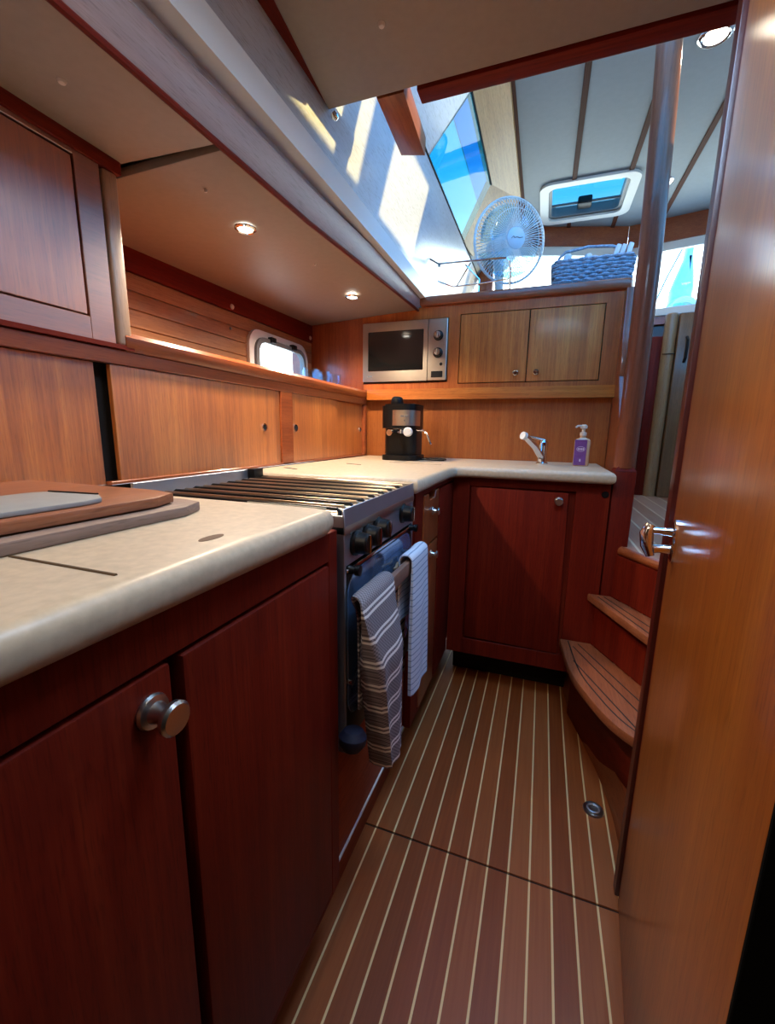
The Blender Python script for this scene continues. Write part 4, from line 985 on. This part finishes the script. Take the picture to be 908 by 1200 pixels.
# warm fill spots added under the unseen ceiling, no lamps there
for x, y, e in ((-.40, -.30, 8), (-.20, .10, 5)):
    spot('warm_fill', (x, y, CZ - .02), e, WARM, 160)
al = bpy.data.lights.new('hatch_fill', 'AREA'); al.shape = 'RECTANGLE'; al.size = .28; al.size_y = .48; al.energy = 6.5; al.color = (.60, .78, 1)  # added area lamp, skylight fill above the unseen hatch pane
ao = bpy.data.objects.new('hatch_fill', al); COL.objects.link(ao); ao.location = ((FH[0] + FH[1]) / 2, (FH[2] + FH[3]) / 2, CZ + .030)
sun = bpy.data.lights.new('sun', 'SUN'); sun.energy = 6; sun.color = (1, .70, .26); sun.angle = math.radians(.6)
so = bpy.data.objects.new('sun', sun); COL.objects.link(so)
so.rotation_euler = Vector((-.86, -.48, -.13)).to_track_quat('-Z', 'Y').to_euler()

w = bpy.data.worlds.new('sky'); SC.world = w; w.use_nodes = True
nt = w.node_tree; nt.nodes.clear()
out = nt.nodes.new('ShaderNodeOutputWorld'); bg = nt.nodes.new('ShaderNodeBackground')
tc = nt.nodes.new('ShaderNodeTexCoord'); sp = nt.nodes.new('ShaderNodeSeparateXYZ')
nt.links.new(tc.outputs['Generated'], sp.inputs[0])
SUNV = Vector((.86, .48, .13)).normalized()
dt = nt.nodes.new('ShaderNodeVectorMath'); dt.operation = 'DOT_PRODUCT'; dt.inputs[1].default_value = SUNV
nt.links.new(tc.outputs['Generated'], dt.inputs[0])
def ramp(stops):
    r = nt.nodes.new('ShaderNodeValToRGB'); e = r.color_ramp.elements
    e[0].position = stops[0][0]; e[0].color = (*stops[0][1], 1); e[1].position = stops[-1][0]; e[1].color = (*stops[-1][1], 1)
    for p_, c_ in stops[1:-1]: e.new(p_).color = (*c_, 1)
    return r
sky = ramp([(0, (.30, .42, .55)), (.01, (.42, .66, 1)), (.10, (.20, .50, 1)), (.35, (.07, .42, .95)), (1, (.02, .28, .78))])
nt.links.new(sp.outputs['Z'], sky.inputs['Fac'])
# bright hazy air low down on the aft side, where the sun stands
hy = ramp([(0, (0, 0, 0)), (.74, (0, 0, 0)), (.90, (1, 1, 1)), (1, (1, 1, 1))])
ay = nt.nodes.new('ShaderNodeMath'); ay.operation = 'MULTIPLY_ADD'; ay.inputs[1].default_value = .5; ay.inputs[2].default_value = .5
nt.links.new(sp.outputs['Y'], ay.inputs[0]); nt.links.new(ay.outputs[0], hy.inputs['Fac'])
hz_ = ramp([(0, (1, 1, 1)), (.30, (1, 1, 1)), (.42, (0, 0, 0))])
nt.links.new(sp.outputs['Z'], hz_.inputs['Fac'])
mu_ = nt.nodes.new('ShaderNodeMath'); mu_.operation = 'MULTIPLY'
nt.links.new(hy.outputs[0], mu_.inputs[0]); nt.links.new(hz_.outputs[0], mu_.inputs[1])
mxs = nt.nodes.new('ShaderNodeMix'); mxs.data_type = 'RGBA'
nt.links.new(mu_.outputs[0], mxs.inputs[0]); nt.links.new(sky.outputs[0], mxs.inputs[6]); mxs.inputs[7].default_value = (.9, 1, 1, 1)
nt.links.new(mxs.outputs[2], bg.inputs[0]); bg.inputs[1].default_value = 6.5
nt.links.new(bg.outputs[0], out.inputs[0])

# ================================================================== CAMERA
cam = bpy.data.cameras.new('camera'); co = bpy.data.objects.new('camera', cam); COL.objects.link(co)
yaw, pitch, roll = 3.46668765e-01, 1.88926798e-01, 1.53456746e-02
f = Vector((-math.sin(yaw) * math.cos(pitch), math.cos(yaw) * math.cos(pitch), -math.sin(pitch)))
r0 = Vector((math.cos(yaw), math.sin(yaw), 0)); u0 = r0.cross(f)
rr = r0 * math.cos(roll) + u0 * math.sin(roll); uu = u0 * math.cos(roll) - r0 * math.sin(roll)
mat = Matrix((rr, uu, -f)).transposed().to_4x4(); mat.translation = Vector((0, 0, 1.05))
co.matrix_world = mat
cam.sensor_fit = 'HORIZONTAL'; cam.sensor_width = 36; cam.lens = 36 * 492.6955 / 908; cam.clip_start = .01
SC.camera = co
vs = SC.view_settings; vs.view_transform = 'Standard'; vs.look = 'None'; vs.exposure = .55; vs.gamma = 1; vs.use_curve_mapping = False
SC.cycles.use_denoising = True
SC.cycles.max_bounces = 10; SC.cycles.diffuse_bounces = 5; SC.cycles.glossy_bounces = 4; SC.cycles.transparent_max_bounces = 16
SC.cycles.sample_clamp_indirect = 6
